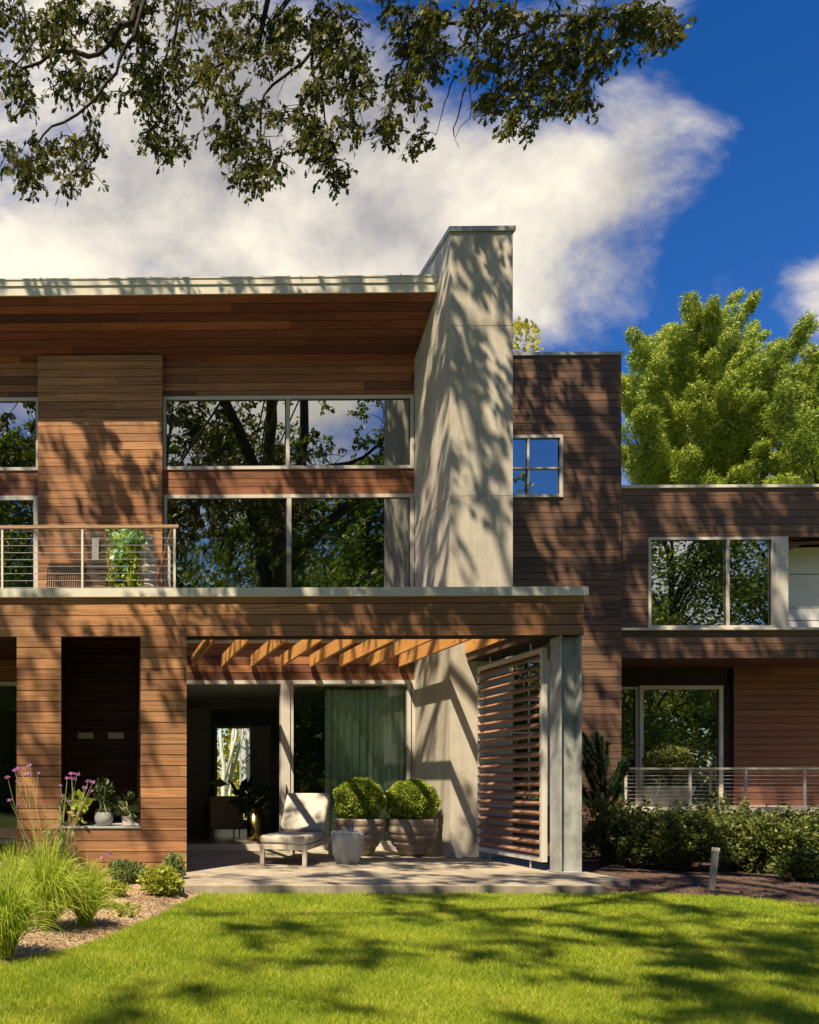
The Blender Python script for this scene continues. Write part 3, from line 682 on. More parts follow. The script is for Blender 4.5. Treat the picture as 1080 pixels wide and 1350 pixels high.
def bed(poly, name, mat, step=.07, h=.05):
    xs_ = [p[0] for p in poly]; ys_ = [p[1] for p in poly]
    gx_ = np.arange(min(xs_)-step, max(xs_)+step, step); gy_ = np.arange(min(ys_)-step, max(ys_)+step, step)
    XX, YY = np.meshgrid(gx_, gy_); ins = inpoly(XX, YY, poly)
    ed = np.full(XX.shape, 9.0); n = len(poly)
    for i in range(n):
        a = np.array(poly[i]); b = np.array(poly[(i+1) % n]); ab = b-a
        t = np.clip(((XX-a[0])*ab[0]+(YY-a[1])*ab[1])/(ab@ab+1e-9), 0, 1)
        ed = np.minimum(ed, np.hypot(XX-a[0]-t*ab[0], YY-a[1]-t*ab[1]))
    sgn = np.where(ins, ed, -ed)
    ZZ = np.where(sgn > 0, .006+h*(1-np.exp(-sgn*5)), .006+sgn*.5)+np.where(sgn > .0, RNG.uniform(-.009, .009, XX.shape), 0)
    m, n2 = XX.shape
    me = bpy.data.meshes.new(name); vv = np.stack([XX, YY, ZZ], 2).reshape(-1, 3)
    idx = np.arange(m*n2).reshape(m, n2); keep = (sgn > -.12)
    k4 = keep[:-1, :-1] & keep[1:, :-1] & keep[:-1, 1:] & keep[1:, 1:]
    q = np.stack([idx[:-1, :-1], idx[:-1, 1:], idx[1:, 1:], idx[1:, :-1]], 2)[k4]
    me.from_pydata(vv.tolist(), [], q.tolist()); me.materials.append(M[mat]); me.polygons.foreach_set('use_smooth', [True]*len(me.polygons)); me.update()
    o = bpy.data.objects.new(name, me); COL.objects.link(o); o['kind'] = 'structure'; return o
bed(bedL, 'planting_bed', 'mulch', step=.05)
bed(bedR, 'mulch_bed', 'mulch_red', step=.1)
# mulch chips
nC = 9000
cx_ = RNG.uniform(-1.8, w1+.1, nC); cy_ = RNG.uniform(5.4, 10.6, nC); k_ = inpoly(cx_, cy_, bedL)
cc = np.stack([cx_[k_], cy_[k_], np.full(k_.sum(), .055)], 1); dd = RNG.normal(size=cc.shape); dd[:, 2] *= .25
leaves('mulch_chips', cc, dd, RNG.uniform(.015, .05, len(cc)), RH, 'mulch', None, wid=.5, fold=.1, kind='stuff', label='straw coloured mulch chips scattered over the left planting bed', cat='mulch')
nC = 9000
cx_ = RNG.uniform(ps1, 11, nC); cy_ = RNG.uniform(8.4, 12.5, nC); k_ = inpoly(cx_, cy_, bedR)
cc = np.stack([cx_[k_], cy_[k_], np.full(k_.sum(), .05)], 1); dd = RNG.normal(size=cc.shape); dd[:, 2] *= .3
leaves('mulch_chips', cc, dd, RNG.uniform(.02, .06, len(cc)), RH, 'mulch_red', None, wid=.5, fold=.1, kind='stuff', label='dark red bark mulch chips under the shrubs on the right', cat='mulch')

# ---- lawn blades
def lawn():
    n = 760000
    y = 3.6+(RNG.random(n)**1.25)*(YS+.15-3.6)
    hw0 = -1.1-(y-3.6)*.12; hw1 = 4.4+(y-3.6)*1.03
    x = hw0+RNG.random(n)*(hw1-hw0)
    ok = ~inpoly(x, y, bedL) & ~inpoly(x, y, bedR) & ~((y > YS-.0) & (x < ps1) & (x > w1-.3))
    x, y = x[ok], y[ok]; n = len(x)
    keep = RNG.random(n) < np.clip((4.4+1.1)/(5.5+(y-3.6)*1.15)*1.9, .0, 1); x, y = x[keep], y[keep]; n = len(x)
    # gentle clumping of height and lean
    cl = np.sin(x*3.1+1.3*np.sin(y*2.3))*np.sin(y*3.7+1.1*np.sin(x*2.9))
    h = (.046+.014*cl+RNG.uniform(-.016, .026, n))
    a = RNG.uniform(0, 2*np.pi, n)+.8*np.sin(x*1.3+y); ln = RNG.uniform(.08, .85, n)
    dx, dy_ = np.cos(a)*ln*h, np.sin(a)*ln*h
    pts = np.zeros((n, 3, 3))
    for i, (t, u) in enumerate(((0, 0), (.55, .3), (1, 1.0))):
        pts[:, i, 0] = x+dx*u; pts[:, i, 1] = y+dy_*u; pts[:, i, 2] = h*(t-.18*u*ln)
    w = RNG.uniform(.0009, .0020, n)[:, None]*np.array([1.0, .85, .12])[None, :]*(1+.12*(y-3.6))[:, None]
    ribbons('lawn_grass', pts, w, 'grass', None, kind='stuff', label='short bright green lawn grass in front of the patio', cat='grass')
lawn()

# ================================================================== PLANTS
def sedge(px, py, h, spread, n, label, col='sedge', w=.0032, group='fine leaved grass clumps in the left bed'):
    x, y = gpt(px, py, .04)
    a = RNG.uniform(0, 2*np.pi, n); r0_ = RNG.uniform(0, .045, n); lean = RNG.normal(size=(n, 2))*.07*spread/.4; s_ = spread*RNG.uniform(.15, 1.0, n); hh = h*RNG.uniform(.45, 1.05, n)
    k = 6; t = np.linspace(0, 1, k); pts = np.zeros((n, k, 3))
    for i in range(k):
        pts[:, i, 0] = x+np.cos(a)*(r0_+s_*t[i]**1.2)+lean[:, 0]*t[i]**2; pts[:, i, 1] = y+np.sin(a)*(r0_+s_*t[i]**1.2)+lean[:, 1]*t[i]**2
        pts[:, i, 2] = .04+hh*(1.9*t[i]-1.05*t[i]**2.2*(.5+s_/spread))
    W = np.full((n, 1), w)*np.array([1, 1, .95, .8, .5, .1])[None, :]*RNG.uniform(.7, 1.3, (n, 1))
    return ribbons('grass_clump', pts, W, col, None, label=label, cat='ornamental grass', group=group)
sedge(62, 1228, .74, .50, 1300, 'largest arching lime green grass clump in the middle of the left bed')
sedge(112, 1222, .52, .36, 800, 'upright lime green grass clump to the right of the largest one, nearest the bare mulch')
sedge(8, 1262, .62, .40, 900, 'lime green grass clump cut by the left photo edge, nearest the lawn')
sedge(18, 1195, .60, .46, 900, 'lime green grass clump at the back left below the purple flowers')
sedge(120, 1178, .36, .36, 420, 'low lime grass clump at the back against the wooden wall')

def bush(name, c, rad, n, lsz, mat, label, cat, group=None, outline=RH, stems=8, core=None, shell=.55, up=.3, lobes=0, stem_mat='stem_dark', zmin=None, wid=1.0, base=None, lob=.22, shoots=0):
    t = thing(name, label, cat, group, loc=(c[0], c[1], base if base is not None else c[2]-rad[2]))
    u = unit(RNG.normal(size=(n, 3)))
    rr = shell+(1-shell)*RNG.random(n)**.5
    if lobes:
        ld = unit(RNG.normal(size=(lobes, 3))); la = RNG.uniform(.4, 1.0, lobes)
        dt = u@ld.T; rr = rr*(1-lob+lob*1.6*np.max(np.where(dt > .72, (dt-.72)/.28, 0)*la[None, :], axis=1)+.08*np.sin(u[:, 0]*9)*np.cos(u[:, 2]*8))
    pos = np.array(c)[None]+u*rr[:, None]*np.array(rad)[None]
    if zmin is not None: pos = pos[pos[:, 2] > zmin]; u = u[:len(pos)]*0+unit(pos-np.array(c))
    inv = Vector(t.location)
    shp = []
    if shoots:
        for k_ in range(shoots):
            v = unit(RNG.normal(size=(1, 3)))[0]; v[2] = abs(v[2])*.9+.25; q0_ = np.array(c)+v*np.array(rad)*.75; ln_ = RNG.uniform(.3, .6)*rad[2]; dr = v+RNG.normal(size=3)*.25; dr /= np.linalg.norm(dr)
            m2 = 26; tt_ = RNG.random(m2); ps_ = q0_[None]+dr[None]*(tt_*ln_*1.5)[:, None]+RNG.normal(size=(m2, 3))*.018; pos = np.concatenate([pos, ps_]); u = np.concatenate([u, dr[None]+RNG.normal(size=(m2, 3))*.4]); shp.append((q0_-np.array(inv), q0_+dr*ln_*1.5-np.array(inv)))
    d = u+RNG.normal(size=u.shape)*.7; d[:, 2] += up
    lv = leaves('foliage', pos-np.array(inv)[None], d, RNG.uniform(.7, 1.25, len(pos))*lsz, outline, mat, t, wid=wid)
    if stems:
        mb = MB(); b0 = base if base is not None else c[2]-rad[2]
        for i in range(stems):
            v = unit(RNG.normal(size=(1, 3)))[0]; v[2] = abs(v[2])*.8
            e = np.array(c)+v*np.array(rad)*.8-np.array(inv)
            s0 = np.array([RNG.normal()*.04, RNG.normal()*.04, b0-inv.z]); mid = (s0+e)/2+np.array([0, 0, .1*rad[2]])+RNG.normal(size=3)*.04*rad[0]
            mb.tube([s0, mid, e], [.012, .009, .004], 5)
        mb.build('stems', stem_mat, t)
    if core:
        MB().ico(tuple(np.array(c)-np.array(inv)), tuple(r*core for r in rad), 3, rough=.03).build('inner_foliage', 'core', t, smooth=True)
    return t

# left bed perennials
def verbena():
    t = thing('verbena', 'tall airy plant with small purple flower heads rising from the left bed', 'flowering plant', loc=(*gpt(70, 1175, .04), .04))
    bx, by, bz = t.location
    heads = [(40, 378, .0), (76, 342, 0), (108, 330, .05), (155, 315, .1), (50, 498, 0), (352, 382, .1), (375, 360, 0), (402, 362, .05), (462, 398, 0), (488, 404, .05), (330, 475, 0), (573, 776, -.1)]
    st = MB(); hd = []; lf = []
    for i, (hx_, hy_, o_) in enumerate(heads):
        px, py = hx_/3.97, 930+hy_/3.97
        Y = by+.1+o_*2+random.uniform(-.2, .2)
        e = Vector(P(px, py, Y))
        s0 = Vector((bx+random.uniform(-.15, .2), by+random.uniform(-.15, .15), bz))
        if px < 30: s0.x -= .05
        if px > 140: s0 = Vector(P(138, 1160, by+.3)); s0.z = .05
        m1 = s0.lerp(e, .5)+Vector((random.uniform(-.05, .05), 0, .06))
        st.tube([s0-t.location, m1-t.location, e-t.location], [.006, .0045, .003], 5)
        for q in range(34): hd.append((e+Vector((random.triangular(-.035, .035), random.triangular(-.035, .035), random.gauss(0, .005))))-t.location)
        for q in range(10):
            lf.append((s0.lerp(m1, random.random()) - t.location))
        # side stem
        b2 = m1.lerp(e, .3); e2 = e+Vector((random.uniform(-.12, .12), random.uniform(-.05, .05), random.uniform(-.12, -.04)))
        st.tube([b2-t.location, e2-t.location], [.003, .002], 4)
        for q in range(16): hd.append((e2+Vector((random.gauss(0, .014), random.gauss(0, .014), random.gauss(0, .006))))-t.location)
    for i in range(22):
        e = Vector((bx+random.uniform(-.1, .30), by+random.uniform(-.3, .3), bz+random.uniform(.45, 1.05)))
        s0 = Vector((bx+random.uniform(-.2, .3), by+random.uniform(-.2, .2), bz)); st.tube([s0-t.location, e-t.location], [.005, .002], 4)
        for q in range(9): lf.append(s0.lerp(e, random.uniform(.3, 1))-t.location)
    st.build('stems', 'stem', t)
    q0 = 0
    while q0 < len(hd):
        for m_ in (34, 16):
            h_ = np.array([tuple(v) for v in hd[q0:q0+m_]]); q0 += m_
            leaves('flower_head', h_, RNG.normal(size=h_.shape)+np.array([0, 0, 1]), .024, RH, 'petal', t)
    lf = np.array([tuple(v) for v in lf]); leaves('foliage', lf, RNG.normal(size=lf.shape)+np.array([0, 0, .6]), RNG.uniform(.05, .11, len(lf)), OV, 'sage_leaf', t, wid=.5)
verbena()
def herb(px, py, r, h, n, mat, label, sz=.045, group='low perennials in the left bed'):
    x, y = gpt(px, py, .05)
    return bush('perennial', (x, y, .05+h*.45), (r, r*.9, h*.55), n, sz, mat, label, 'garden plant', group, outline=OV, stems=10, shell=.35, up=.5, lobes=9, stem_mat='stem', base=.04, lob=.4)
herb(216, 1180, .30, .30, 1500, 'herb_leaf', 'bright yellow green leafy plant at the front corner of the patio', sz=.05)
herb(228, 1166, .18, .40, 700, 'sage_leaf', 'small upright green plant behind the bright one at the patio corner', sz=.05)
herb(168, 1165, .26, .28, 1200, 'sage_leaf', 'grey green leafy plant under the terracotta pot side of the niche', sz=.05)
herb(150, 1182, .20, .20, 500, 'herb_leaf', 'sparse yellow green plant on the mulch between grass and perennials', sz=.04)
herb(165, 1206, .15, .12, 240, 'herb_leaf', 'tiny scattered seedling patch on bare mulch in front of the perennials', sz=.035)
herb(8, 1140, .22, .30, 500, 'sage_leaf', 'grey green plant by the left door step at the photo edge', sz=.05)

# right shrubs
SG = 'leafy shrubs in front of the lower balcony'
def shrub(px, Y, top, w, label, n=4600, lob=.42, sz=.06):
    x = PX(px, Y); zt = PZ(top, Y, px); h = zt-.1
    return bush('shrub', (x, Y, .12+h*.5), (w, w*.8, h*.55), n, sz, 'shrub_leaf', label, 'shrub', SG, outline=OV, stems=16, shell=.35, lobes=14, base=.02, lob=lob, up=.35, wid=.85, shoots=34)
shrub(808, 12.6, 1068, .55, 'dark loose shrub beside the steel column, leftmost of the row')
shrub(862, 12.0, 1090, .5, 'shrub with pale leaves on its left, second from the steel column')
shrub(905, 11.6, 1080, .62, 'broad light green shrub just left of the bollard light', n=5400)
shrub(972, 11.7, 1086, .62, 'broad shrub directly behind the bollard light', n=5400)
shrub(1030, 11.4, 1084, .66, 'dark green shrub between the bollard light and the photo edge', n=5400)
shrub(1085, 11.2, 1092, .6, 'yellow green shrub cut by the right edge of the photo', n=3400)
shrub(940, 12.9, 1070, .6, 'shaded shrub at the back against the pale foundation')
shrub(1062, 10.4, 1135, .35, 'low leafy shrub at the right edge in front of the taller ones', n=1300)

def young_pine():
    Y = 12.9; x = PX(795, Y)
    t = thing('young_pine', 'small dark green pine behind the steel column at the tower corner', 'pine tree', loc=(x, Y, 0))
    tr = MB(); c = []; d = []
    ztop = PZ(965, Y, 790)
    tr.tube([(0, 0, 0), (.03, 0, ztop*.6), (-.1, 0, ztop)], [.035, .025, .008], 6)
    tips = [(785, 968), (775, 985), (800, 1000), (822, 1005), (828, 1015), (805, 1030), (780, 1020), (790, 1045), (815, 1040), (775, 1050), (800, 1062), (770, 1000), (788, 1008), (760, 1030), (812, 1018), (795, 985), (765, 972)]
    for i in range(3):
        for (px, py) in tips:
            yy = Y+random.uniform(-.35, .35); e = Vector(P(px+random.uniform(-8, 8), py+random.uniform(-6, 6), yy))-Vector((x, Y, 0))
            s0 = Vector((0, 0, max(.3, e.z-.45)))
            m1 = s0.lerp(e, .6)-Vector((0, 0, .05)); tr.tube([s0, m1, e], [.012, .009, .005], 5)
            for q in range(430):
                tt = random.uniform(.45, 1.0); p = (m1.lerp(e, (tt-.45)/.55) if tt > .5 else s0.lerp(m1, tt/.6)); c.append(tuple(p))
                ax = (e-m1).normalized(); v = Vector((random.gauss(0, 1), random.gauss(0, 1), random.gauss(0, 1))).normalized()*.8+ax*.9; d.append(tuple(v))
    tr.build('trunk', 'bark', t); c = np.array(c); leaves('needles', c, d, RNG.uniform(.05, .10, len(c)), TRI, 'young_pine', t, wid=.10, fold=0)
young_pine()

# ---- box balls in ribbed bowls
def bowl_prof(R0, H, ribs):
    pr = []; n = ribs*6
    for i in range(n+1):
        t = i/n; r = R0*(.46+.54*math.sin(min(1, t*1.25)*math.pi/2)) if t < .8 else R0*(1.0-.01*(t-.8))
        ph = (t*ribs) % 1.0
        r -= .02*(1-min(1, min(ph, 1-ph)*5))*1.0
        pr.append((r, H*t))
    pr += [(R0*.93, H), (R0*.90, H-.06), (.02, H-.065)]
    return pr
def planter_box(px, Y, R0, H, lp, lb):
    x = PX(px, Y); rs = random.Random(px); ph = [rs.uniform(0, 6.28) for _ in range(60)]
    t = thing('bowl_planter', lp, 'planter', 'ribbed taupe bowls by the glass door', loc=(x, Y, ZP))
    MB().lathe([(R0*.40, 0), *bowl_prof(R0, H, 5)], (0, 0, 0), 48, wob=lambda i, a: (.006*math.sin(2*a+ph[i//6 % 60]), .012*math.sin(a+ph[i//6 % 60]) if 3 < i < 28 else 0)).build('bowl', 'taupe', t, smooth=True)
    MB().lathe([(.01, H-.05), (R0*.9, H-.05), (R0*.89, H-.045), (.01, H-.03)], (0, 0, 0), 32).build('soil', 'soil', t)
    cz = PZ(1056.5, Y, px)
    r = .385
    bush('boxwood', (x, Y, cz), (r, r, r*.95), 9000, .036, 'box_leaf', lb, 'boxwood', 'clipped box balls by the glass door', outline=OV, stems=5, shell=.84, up=.2, core=.84, base=ZP+H-.06, lobes=30, lob=.10)
planter_box(474.5, 13.35, .385, .60, 'ribbed taupe bowl planter behind the small drum table, left of the pair', 'clipped round boxwood above the drum table, left of the pair')
planter_box(543, 13.3, .40, .60, 'ribbed taupe bowl planter next to the chimney, right of the pair', 'clipped round boxwood next to the chimney, right of the pair')

# ---- chaise
def chaise():
    fx, fy = PX(373, 11.6), 11.6
    ang = math.atan2(.44, .9)
    t = thing('sun_lounger', 'beige sun lounger with thick cushion and raised back on the patio', 'sun lounger', loc=(fx, fy, ZP)); t.rotation_euler = (0, 0, -ang)
    W, Ln, H = .66, 1.98, .30
    mb = MB(); mb.box(-W/2, W/2, 0, .06, H-.075, H); mb.box(-W/2, W/2, Ln-.06, Ln, H-.075, H); mb.box(-W/2, -W/2+.06, .06, Ln-.06, H-.075, H-.001); mb.box(W/2-.06, W/2, .06, Ln-.06, H-.075, H-.001)
    for i in range(13): mb.box(-W/2+.061, W/2-.061, .1+i*.095, .17+i*.095, H-.03, H-.012)
    mb.tube([(-W/2+.1, .8, H-.1), (W/2-.1, .8, H-.1)], .012, 6)
    mb.build('frame', 'frame_paint', t, bevel=.004)
    for sx in (-1, 1):
        for yy in (.0, Ln-.06):
            MB().box(sx*(W/2-.06) if sx > 0 else -W/2, W/2 if sx > 0 else -W/2+.06, yy, yy+.06, 0, H-.0755).build('leg', 'frame_paint', t, bevel=.004)
    hy = 1.2; a = R(47)
    c = MB(); c.box(-W/2-.005, W/2+.005, -.02, hy, H+.002, H+.125); o = c.build('seat_cushion', 'cushion', t, smooth=True, bevel=.045)
    o.modifiers['bevel'].segments = 5
    def bk(p): return (p[0], hy+.02+p[1]*math.cos(a)+-p[2]*math.sin(a)*-0-p[2]*math.sin(a), H+.06+p[1]*math.sin(a)+p[2]*math.cos(a))
    c = MB(); c.box(-W/2-.005, W/2+.005, .03, .80, 0.0, .12, 0, bk); o = c.build('back_cushion', 'cushion', t, smooth=True, bevel=.04); o.modifiers['bevel'].segments = 5
    m = MB(); m.box(-W/2+.0, W/2-.0, 0, .78, -.04, -.003, 0, bk); m.build('back_frame', 'frame_paint', t, bevel=.004)
    m = MB(); m.tube([bk((-.2, .5, -.04)), (-.2, Ln-.15, H-.02)], .012, 6).tube([bk((.2, .5, -.04)), (.2, Ln-.15, H-.02)], .012, 6); m.build('back_strut', 'frame_paint', t)
chaise()
# ---- drum table and glass
ty = 11.95; tx = PX(458, ty)
t = thing('side_table', 'small pale grey tapered drum side table beside the sun lounger', 'side table', loc=(tx, ty, ZP))
MB().lathe([(.15, 0), (.165, .01), (.205, .16), (.228, .32), (.232, .43), (.225, .445)], (0, 0, 0), 40).build('drum', 'table_grey', t, smooth=True)
MB().lathe([(.20, .446), (.218, .446), (.218, .462), (.20, .468)], (0, 0, 0), 40).build('table_top', 'white_wall', t)
MB().lathe([(.03, 0), (.036, .10), (.033, .10), (.028, .008)], (tx+.05, ty, ZP+.47), 20).build('tumbler', 'glass_clear', None, smooth=True, label='clear drinking glass standing on the grey drum side table', cat='glass')
bk_ = MB(); bk_.box(tx-.12, tx-.0, ty-.05, ty+.06, ZP+.469, ZP+.487); bk_.build('book', 'white_wall', None, label='small pale book lying on the drum side table', cat='book')

# ---- niche pots
def pot(px, wpx, top, Y, prof, mat, label, name='plant_pot'):
    x = PX(px, Y); z = nz0+.0255; h = PZ(top, Y, px)-z; r = wpx/2*Y/F
    o = MB().lathe([(r*a, h*b) for a, b in prof]+[(r*prof[-1][0]*.9, h), (r*prof[-1][0]*.88, h*.9), (.005, h*.9)], (0, 0, 0), 32).build(name, mat, None, smooth=True, label=label, cat='plant pot', group='pots standing in the wall niche')
    o.location = (x, Y, z); return x, z, h
YN = YF+.14
x, z, h = pot(97, 19, 1069, YN, [(.62, 0), (.68, .05), (.92, .78), (1.05, .79), (1.05, .98)], 'terracotta', 'orange terracotta pot at the left end of the niche sill')
def potplant(name, c, rad, n, sz, mat, label, ol=OV, **kw): return bush(name, c, rad, n, sz, mat, label, 'potted plant', None, outline=ol, stem_mat='stem', **kw)
potplant('potted_plant', (x+.04, YN, z+h+.10), (.15, .13, .11), 60, .10, 'lime_leaf', 'lime green broad leaved plant in the terracotta pot', stems=14, shell=.3, base=z+h*.9, wid=1.3)
potplant('potted_plant', (x+.09, YN-.17, z+.07), (.05, .03, .06), 9, .06, 'lime_leaf', 'yellow trailing leaves hanging down the front of the terracotta pot', stems=4, shell=.3, base=z+h*.5)
x, z, h = pot(137, 25, 1071, YN, [(.55, 0), (.8, .1), (.98, .4), (1.0, .65), (.9, .95), (.88, 1.0)], 'pot_grey', 'round grey pot in the middle of the niche sill')
potplant('potted_plant', (x-.0, YN, z+h+.20), (.11, .10, .24), 150, .085, 'dark_leaf', 'tall dark leafy plant in the round grey pot', stems=12, shell=.2, base=z+h*.9, up=.6)
x, z, h = pot(168.5, 18, 1076, YN, [(.75, 0), (.98, .06), (.98, .1), (.82, .11), (.95, .95), (1.0, 1.0)], 'pot_stone', 'small stone coloured pot at the right end of the niche sill')
potplant('potted_plant', (x+.0, YN, z+h+.12), (.17, .12, .13), 32, .12, 'dark_leaf', 'round leaved plant in the small stone coloured pot', stems=12, shell=.5, base=z+h*.9, wid=1.4)

# ---- terrace things
YA = 11.75
def terrace():
    # ribbed tall vase
    x = PX(192, YA); H = PZ(709, YA, 190)-ZD; r = .16
    pr = []; n = 13
    for i in range(n):
        z = H*i/n; g = .72+.28*math.sin(math.pi*min(1, (i+2)/n*.9))
        pr += [(r*g*.86, z), (r*g*1.04, z+H/n*.35), (r*g*1.06, z+H/n*.75), (r*g*.95, z+H/n*.97)]
    pr += [(r*.6, H), (.02, H+.01)]
    MB().lathe(pr, (0, 0, 0), 36, wob=lambda i, a: (0, .018*math.sin(a+1.2*(i//4)))).build('ribbed_vase', 'ribbed', None, smooth=True, label='tall grey ribbed planter on the terrace behind the cable railing', cat='planter').location = (x, YA, ZD)
    # pot with trailing plant
    x2 = PX(164, YA); t = thing('trailing_plant', 'lime and mint green trailing plant beside the ribbed planter on the terrace', 'plant', loc=(x2, YA+.05, ZD+.6))
    c, d, c2, d2 = [], [], [], []
    for i in range(420):
        top = random.random() < .5
        px, py = (random.gauss(172, 10), random.gauss(711, 6)) if top else (random.gauss(158, 7), random.gauss(732, 13))
        (c if i % 3 else c2).append(tuple(Vector(P(px, py, YA-.1+random.gauss(0, .07)))-t.location)); (d if i % 3 else d2).append((random.gauss(0, 1), random.gauss(-.5, 1), random.gauss(0, .8)))
    leaves('mint_foliage', np.array(c), np.array(d), RNG.uniform(.06, .11, len(c)), OV, 'mint_leaf', t, wid=1.5)
    for i in range(480):
        s_ = random.random(); px = 170+s_*6+random.gauss(0, 5); py = 722+s_*60+random.gauss(0, 4)
        c2.append(tuple(Vector(P(px, py, YA-.15+random.gauss(0, .06)))-t.location)); d2.append((random.gauss(0, .6), random.gauss(-.4, .6), random.gauss(-.6, .6)))
    for i in range(130):
        px = 152+random.gauss(0, 6); py = 760+random.gauss(0, 10)
        c2.append(tuple(Vector(P(px, py, YA-.05+random.gauss(0, .06)))-t.location)); d2.append((random.gauss(0, .6), random.gauss(-.4, .6), random.gauss(.6, .6)))
    leaves('lime_foliage', np.array(c2), np.array(d2), RNG.uniform(.05, .09, len(c2)), OV, 'lime_leaf', t, wid=1.0)
    p = MB().lathe([(.12, 0), (.19, .1), (.21, .5), (.20, .6), (.17, .6), (.16, .55), (.01, .55)], (0, 0, 0), 28).build('plant_tub', 'slat_dark', None, smooth=True, label='dark round tub under the trailing plant on the terrace', cat='planter')
    p.location = (x2+.02, YA+.05, ZD)
    # slatted lounge chair
    Y = YA; xa, xb, xc = PX(65, Y), PX(110, Y), PX(140, Y); zt = PZ(750, Y, 90); zb2 = PZ(702, Y, 125)
    t = thing('slatted_chair', 'dark slatted lounge chair with a tall narrow back on the terrace', 'lounge chair', loc=((xa+xc)/2, Y, ZD)); l = t.location
    m = MB(); n = 17
    for i in range(n):
        xx = xa+(xb-xa)*i/(n-1)-l.x; m.tube([(xx-.02, -.25, .30), (xx, -.27, zt-ZD-.02), (xx+.03, -.22, zt-ZD+.01), (xx+.03, .2, zt-ZD-.03)], .0095, 5)
    for q in range(4): m.tube([(xa-l.x, -.255, .33+q*.09), (xb-l.x, -.255, .33+q*.09)], .008, 5)
    m.build('seat', 'slat_dark', t)
    m = MB(); n = 13
    for i in range(n):
        s_ = i/(n-1); z = .2+s_*(zb2-ZD-.22); x0 = xb+.0+s_*.10-l.x; x1 = xc+.04-s_*.07-l.x
        m.box(x0, x1, -.02+s_*.15, .01+s_*.15, z, z+.045)
    m.build('backrest', 'slat_dark', t)
    m = MB(); m.box(xb+.12-l.x, xb+.22-l.x, .06, .075, .8, zb2-ZD-.06); m.build('back_panel', 'slat_grey', t)
    for dx_ in (xa+.02, xc-.03):
        for dy2 in (-.22, .22): MB().tube([(dx_-l.x, dy2, 0), (dx_-l.x, dy2*.9, .34)], .014, 6).build('leg', 'slat_dark', t)
    # small wall lamp boxes
    for px, w in ((118, 14), (148, 20)): MB().box(PX(px, YP-.1), PX(px+w, YP-.1), YP-.12, YP-.002, PZ(711, YP-.1, 120), PZ(703, YP-.1, 120)).build('wall_light', 'light_fix', house)
terrace()

# ---- lower balcony planter with round bush
yb_ = YG+.55; xb_ = PX(881, yb_)
t = thing('stone_planter', 'wide grey tapered planter on the lower balcony behind the railing', 'planter', loc=(xb_, yb_, zb+.031))
MB().lathe([(.30, 0), (.32, .02), (.44, .36), (.45, .40), (.42, .40), (.40, .36), (.01, .36)], (0, 0, 0), 36).build('bowl', 'pot_grey', t, smooth=True)
bush('round_bush', (xb_, yb_, PZ(1003, yb_, 880)), (.40, .38, .28), 3500, .05, 'shrub_leaf', 'rounded dark bush in the grey planter on the lower balcony', 'shrub', outline=OV, stems=8, shell=.7, core=.8, base=zb+.38)

# ---- bollard
bx_, by_ = gpt(938, 1172, .04)
t = thing('bollard_light', 'slim leaning grey bollard light standing in the mulch before the shrubs', 'bollard light', loc=(bx_, by_, .03)); t.rotation_euler = (0, R(6), 0)
MB().box(-.026, .026, -.026, .026, 0, .46).build('post', 'bollard', t, bevel=.004)
MB().box(-.029, .029, -.029, .029, .461, .505).build('head', 'trim', t, bevel=.004)

# ---- interior things
Ys = 16.6; sx0, sx1 = PX(274, Ys), PX(318, Ys)
t = thing('armchair', 'tan upholstered armchair inside the open door, seen from behind', 'armchair', loc=((sx0+sx1)/2, Ys, zfl))
W = sx1-sx0
o = MB().box(-W/2, W/2, -.3, -.15, .16, .82).build('backrest', 'sofa', t, bevel=.03)
MB().box(-W/2+.06, W/2-.06, -.149, .45, .2, .5).build('seat', 'sofa', t, bevel=.03)
for s_ in (-1, 1): MB().box(s_*W/2, s_*(W/2-.09), -.148, .46, .2, .66).build('armrest', 'sofa', t, bevel=.02)
for s_ in (-1, 1):
    for yy in (-.25, .4): MB().tube([(s_*(W/2-.08), yy, 0), (s_*(W/2-.08), yy, .2)], .014, 8).build('leg', 'cable', t)
Yb = 15.6; xb2 = PX(336, Yb)
t = thing('brass_planter', 'shiny brass cylinder planter on the floor inside the open door', 'planter', loc=(xb2, Yb, zfl))
MB().lathe([(.14, 0), (.145, .02), (.15, .58), (.135, .58), (.13, .5), (.01, .5)], (0, 0, 0), 32).build('cylinder', 'brass', t, smooth=True)
t = bush('houseplant', (xb2-.05, Yb, zfl+.78), (.34, .25, .26), 220, .16, 'dark_leaf', 'dark leafy houseplant in the brass planter', 'houseplant', outline=OV, stems=12, shell=.2, base=zfl+.5)
big = np.array([tuple(Vector(P(px, py, Yb))-t.location) for px, py in ((318, 1048), (322, 1040), (300, 1034), (312, 1050), (330, 1046))]); bd = np.array([(.35, 0, 1), (.5, 0, .9), (-1, 0, .1), (-.4, 0, .8), (.2, .1, 1)])
leaves('large_leaves', big, bd, .36, OV, 'dark_leaf', t, wid=.8)
m = MB()
for i in range(24):
    pass
a0_ = P(330, 1000, Yb)
m.tube([tuple(Vector(P(330+10*math.cos(th)*1.0+0, 998-7*math.cos(th)+3*math.sin(th), Yb))+Vector((0, .05*math.sin(th), 0))) for th in np.linspace(0, 2*math.pi, 25)], .008, 5); m.build('wire_ring', 'slat_dark', None, label='thin dark oval ring hanging inside above the houseplant', cat='ornament')
m = MB(); m.box(PX(359.5, 18.5), PX(367.5, 18.5), 18.4, 18.45, PZ(1037, 18.5), PZ(993, 18.5)); m.build('wall_art', 'art', None, label='tall narrow pale artwork on the inner wall beside the door jamb', cat='artwork')
MB().box(PX(330, 19.4), PX(357, 19.4), 19.4, 19.5, zfl, PZ(957, 19.4)).build('interior_panel', 'white_wall', house)

